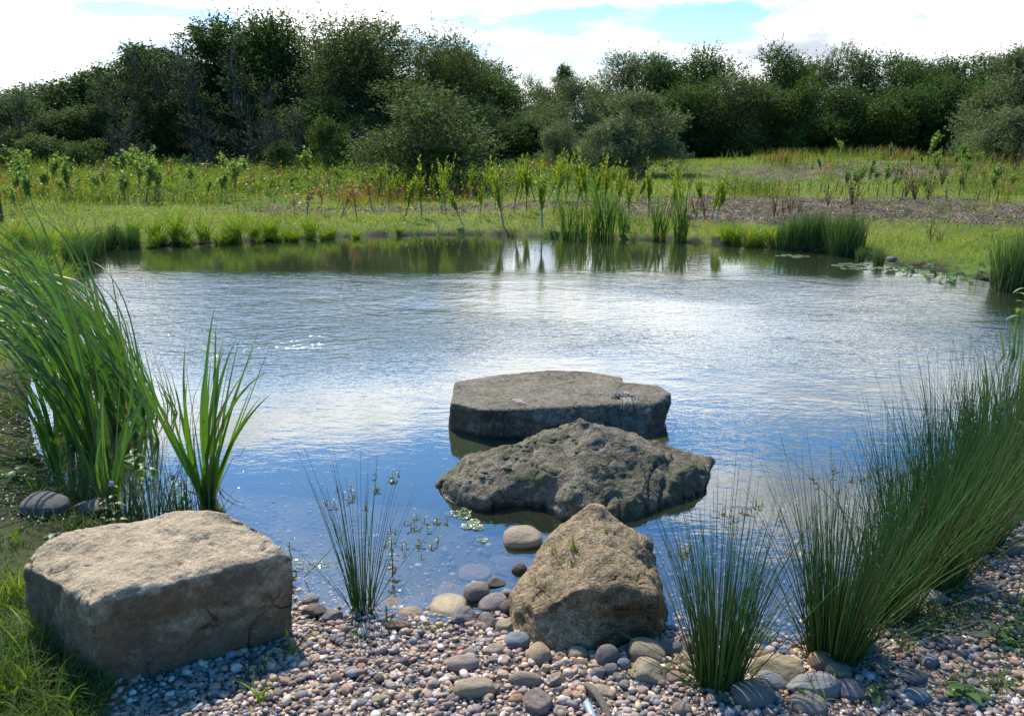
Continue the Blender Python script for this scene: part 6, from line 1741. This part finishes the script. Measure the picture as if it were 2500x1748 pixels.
for a in [(1275, 185, 160, 34, 'silver'), (1345, 188, 150, 36, 'willow'), (1255, 260, 110, 31, 'silver'), (1415, 212, 225, 27.5, 'silver'), (1345, 262, 130, 26.5, 'silver')]:
    plant(*a, 'left of the dark right-hand wood', 'grey willow bushes left of the right-hand wood')
R1 = 'in the dark right-hand wood'; G2 = 'trees of the right-hand wood'
for a in [(1330, 160, 120, 46, 'willow'), (1395, 118, 150, 46, 'willow'), (1455, 128, 140, 47, 'dense'), (1505, 128, 130, 48, 'dense'), (1565, 120, 150, 46, 'dense'), (1640, 118, 150, 47, 'willow'), (1720, 113, 150, 46, 'dense'), (1790, 122, 140, 48, 'dense'), (1852, 100, 110, 46, 'willow'),
          (1915, 125, 130, 47, 'dense'), (1980, 128, 130, 48, 'dense'), (2045, 128, 140, 46, 'dense'), (2110, 138, 140, 47, 'dense'), (2175, 132, 150, 48, 'dense'), (2235, 130, 150, 47, 'dense'), (2300, 120, 150, 48, 'dense'), (2380, 120, 170, 46, 'dense')]:
    plant(*a, R1, G2)
for i, a in enumerate([(1560, 185, 160, 42, 'dense'), (1640, 170, 175, 41, 'willow'), (1720, 210, 150, 42, 'dense'), (1793, 190, 135, 40.5, 'shrub'), (1870, 200, 160, 42, 'dense'), (1950, 225, 160, 40.5, 'shrub'), (2030, 190, 170, 42, 'dense'), (2110, 180, 180, 42, 'dense'), (2180, 200, 160, 43, 'dense'), (1490, 210, 140, 42, 'dense')]):
    plant(*a, 'in the front row of the right-hand wood', 'front row of the right-hand wood')
for i, px in enumerate(range(1480, 2300, 60)):
    plant(px, 270 + 15 * math.sin(i * 2.1), 150, 43.5, 'dense', 'low along the foot of the right-hand wood', 'undergrowth trees along the foot of the right-hand wood')
for a in [(2255, 118, 230, 33, 'silver'), (2190, 180, 110, 36, 'dense'), (2330, 112, 220, 33, 'dense'), (2270, 230, 200, 31, 'silver')]:
    plant(*a, 'at the right edge', 'large bushes at the right edge')
for a in [(2105, 106, 70, 55, 'birch'), (2022, 118, 60, 56, 'birch'), (1405, 108, 40, 52, 'birch')]:
    plant(*a, 'peeping over the right-hand wood', 'thin tree tops over the right-hand wood')
for a in [(742, 270, 115, 28, 'shrub'), (120, 300, 150, 29, 'shrub'), (50, 290, 130, 31, 'shrub'), (205, 310, 120, 28, 'shrub'), (640, 320, 100, 27, 'shrub'), (15, 330, 110, 27, 'shrub')]:
    plant(*a, 'before the left wood', 'shrubs before the left wood')
for a in [(620, 170, 130, 28, 'bare'), (460, 225, 110, 29, 'bare'), (290, 215, 130, 28, 'bare'), (75, 180, 110, 31, 'bare'), (560, 190, 110, 30, 'bare'), (675, 230, 90, 29, 'bare'), (20, 200, 90, 31, 'bare'), (820, 250, 80, 28, 'bare')]:
    plant(*a, 'before the left wood', 'half-bare bushes before the left wood')
# wires far overhead
for i, (p0, p1, Y0, Y1) in enumerate([((-300, 258), (700, 118), 70, 62), ((-300, 139), (900, -37), 70, 62), ((-300, 100), (900, -101), 64, 58), ((700, 99), (1700, -46), 66, 60)]):
    A = V(*p0, Y0); B = V(*p1, Y1); s = np.linspace(0, 1, 30)
    P = A + (B - A) * s[:, None]; P[:, 2] -= .25 * np.sin(s * math.pi)
    v, q = strands(P[None], np.full((1, 30), .007), 5)
    o = link('overhead_wire', np_mesh('overhead_wire', v, q, M_PLAIN, np.tile((.12, .12, .13), (len(v), 1))))
    later(o, 'thin overhead wire crossing the sky above the left wood', 'wire', 'overhead wires in the sky')
finish_labels()
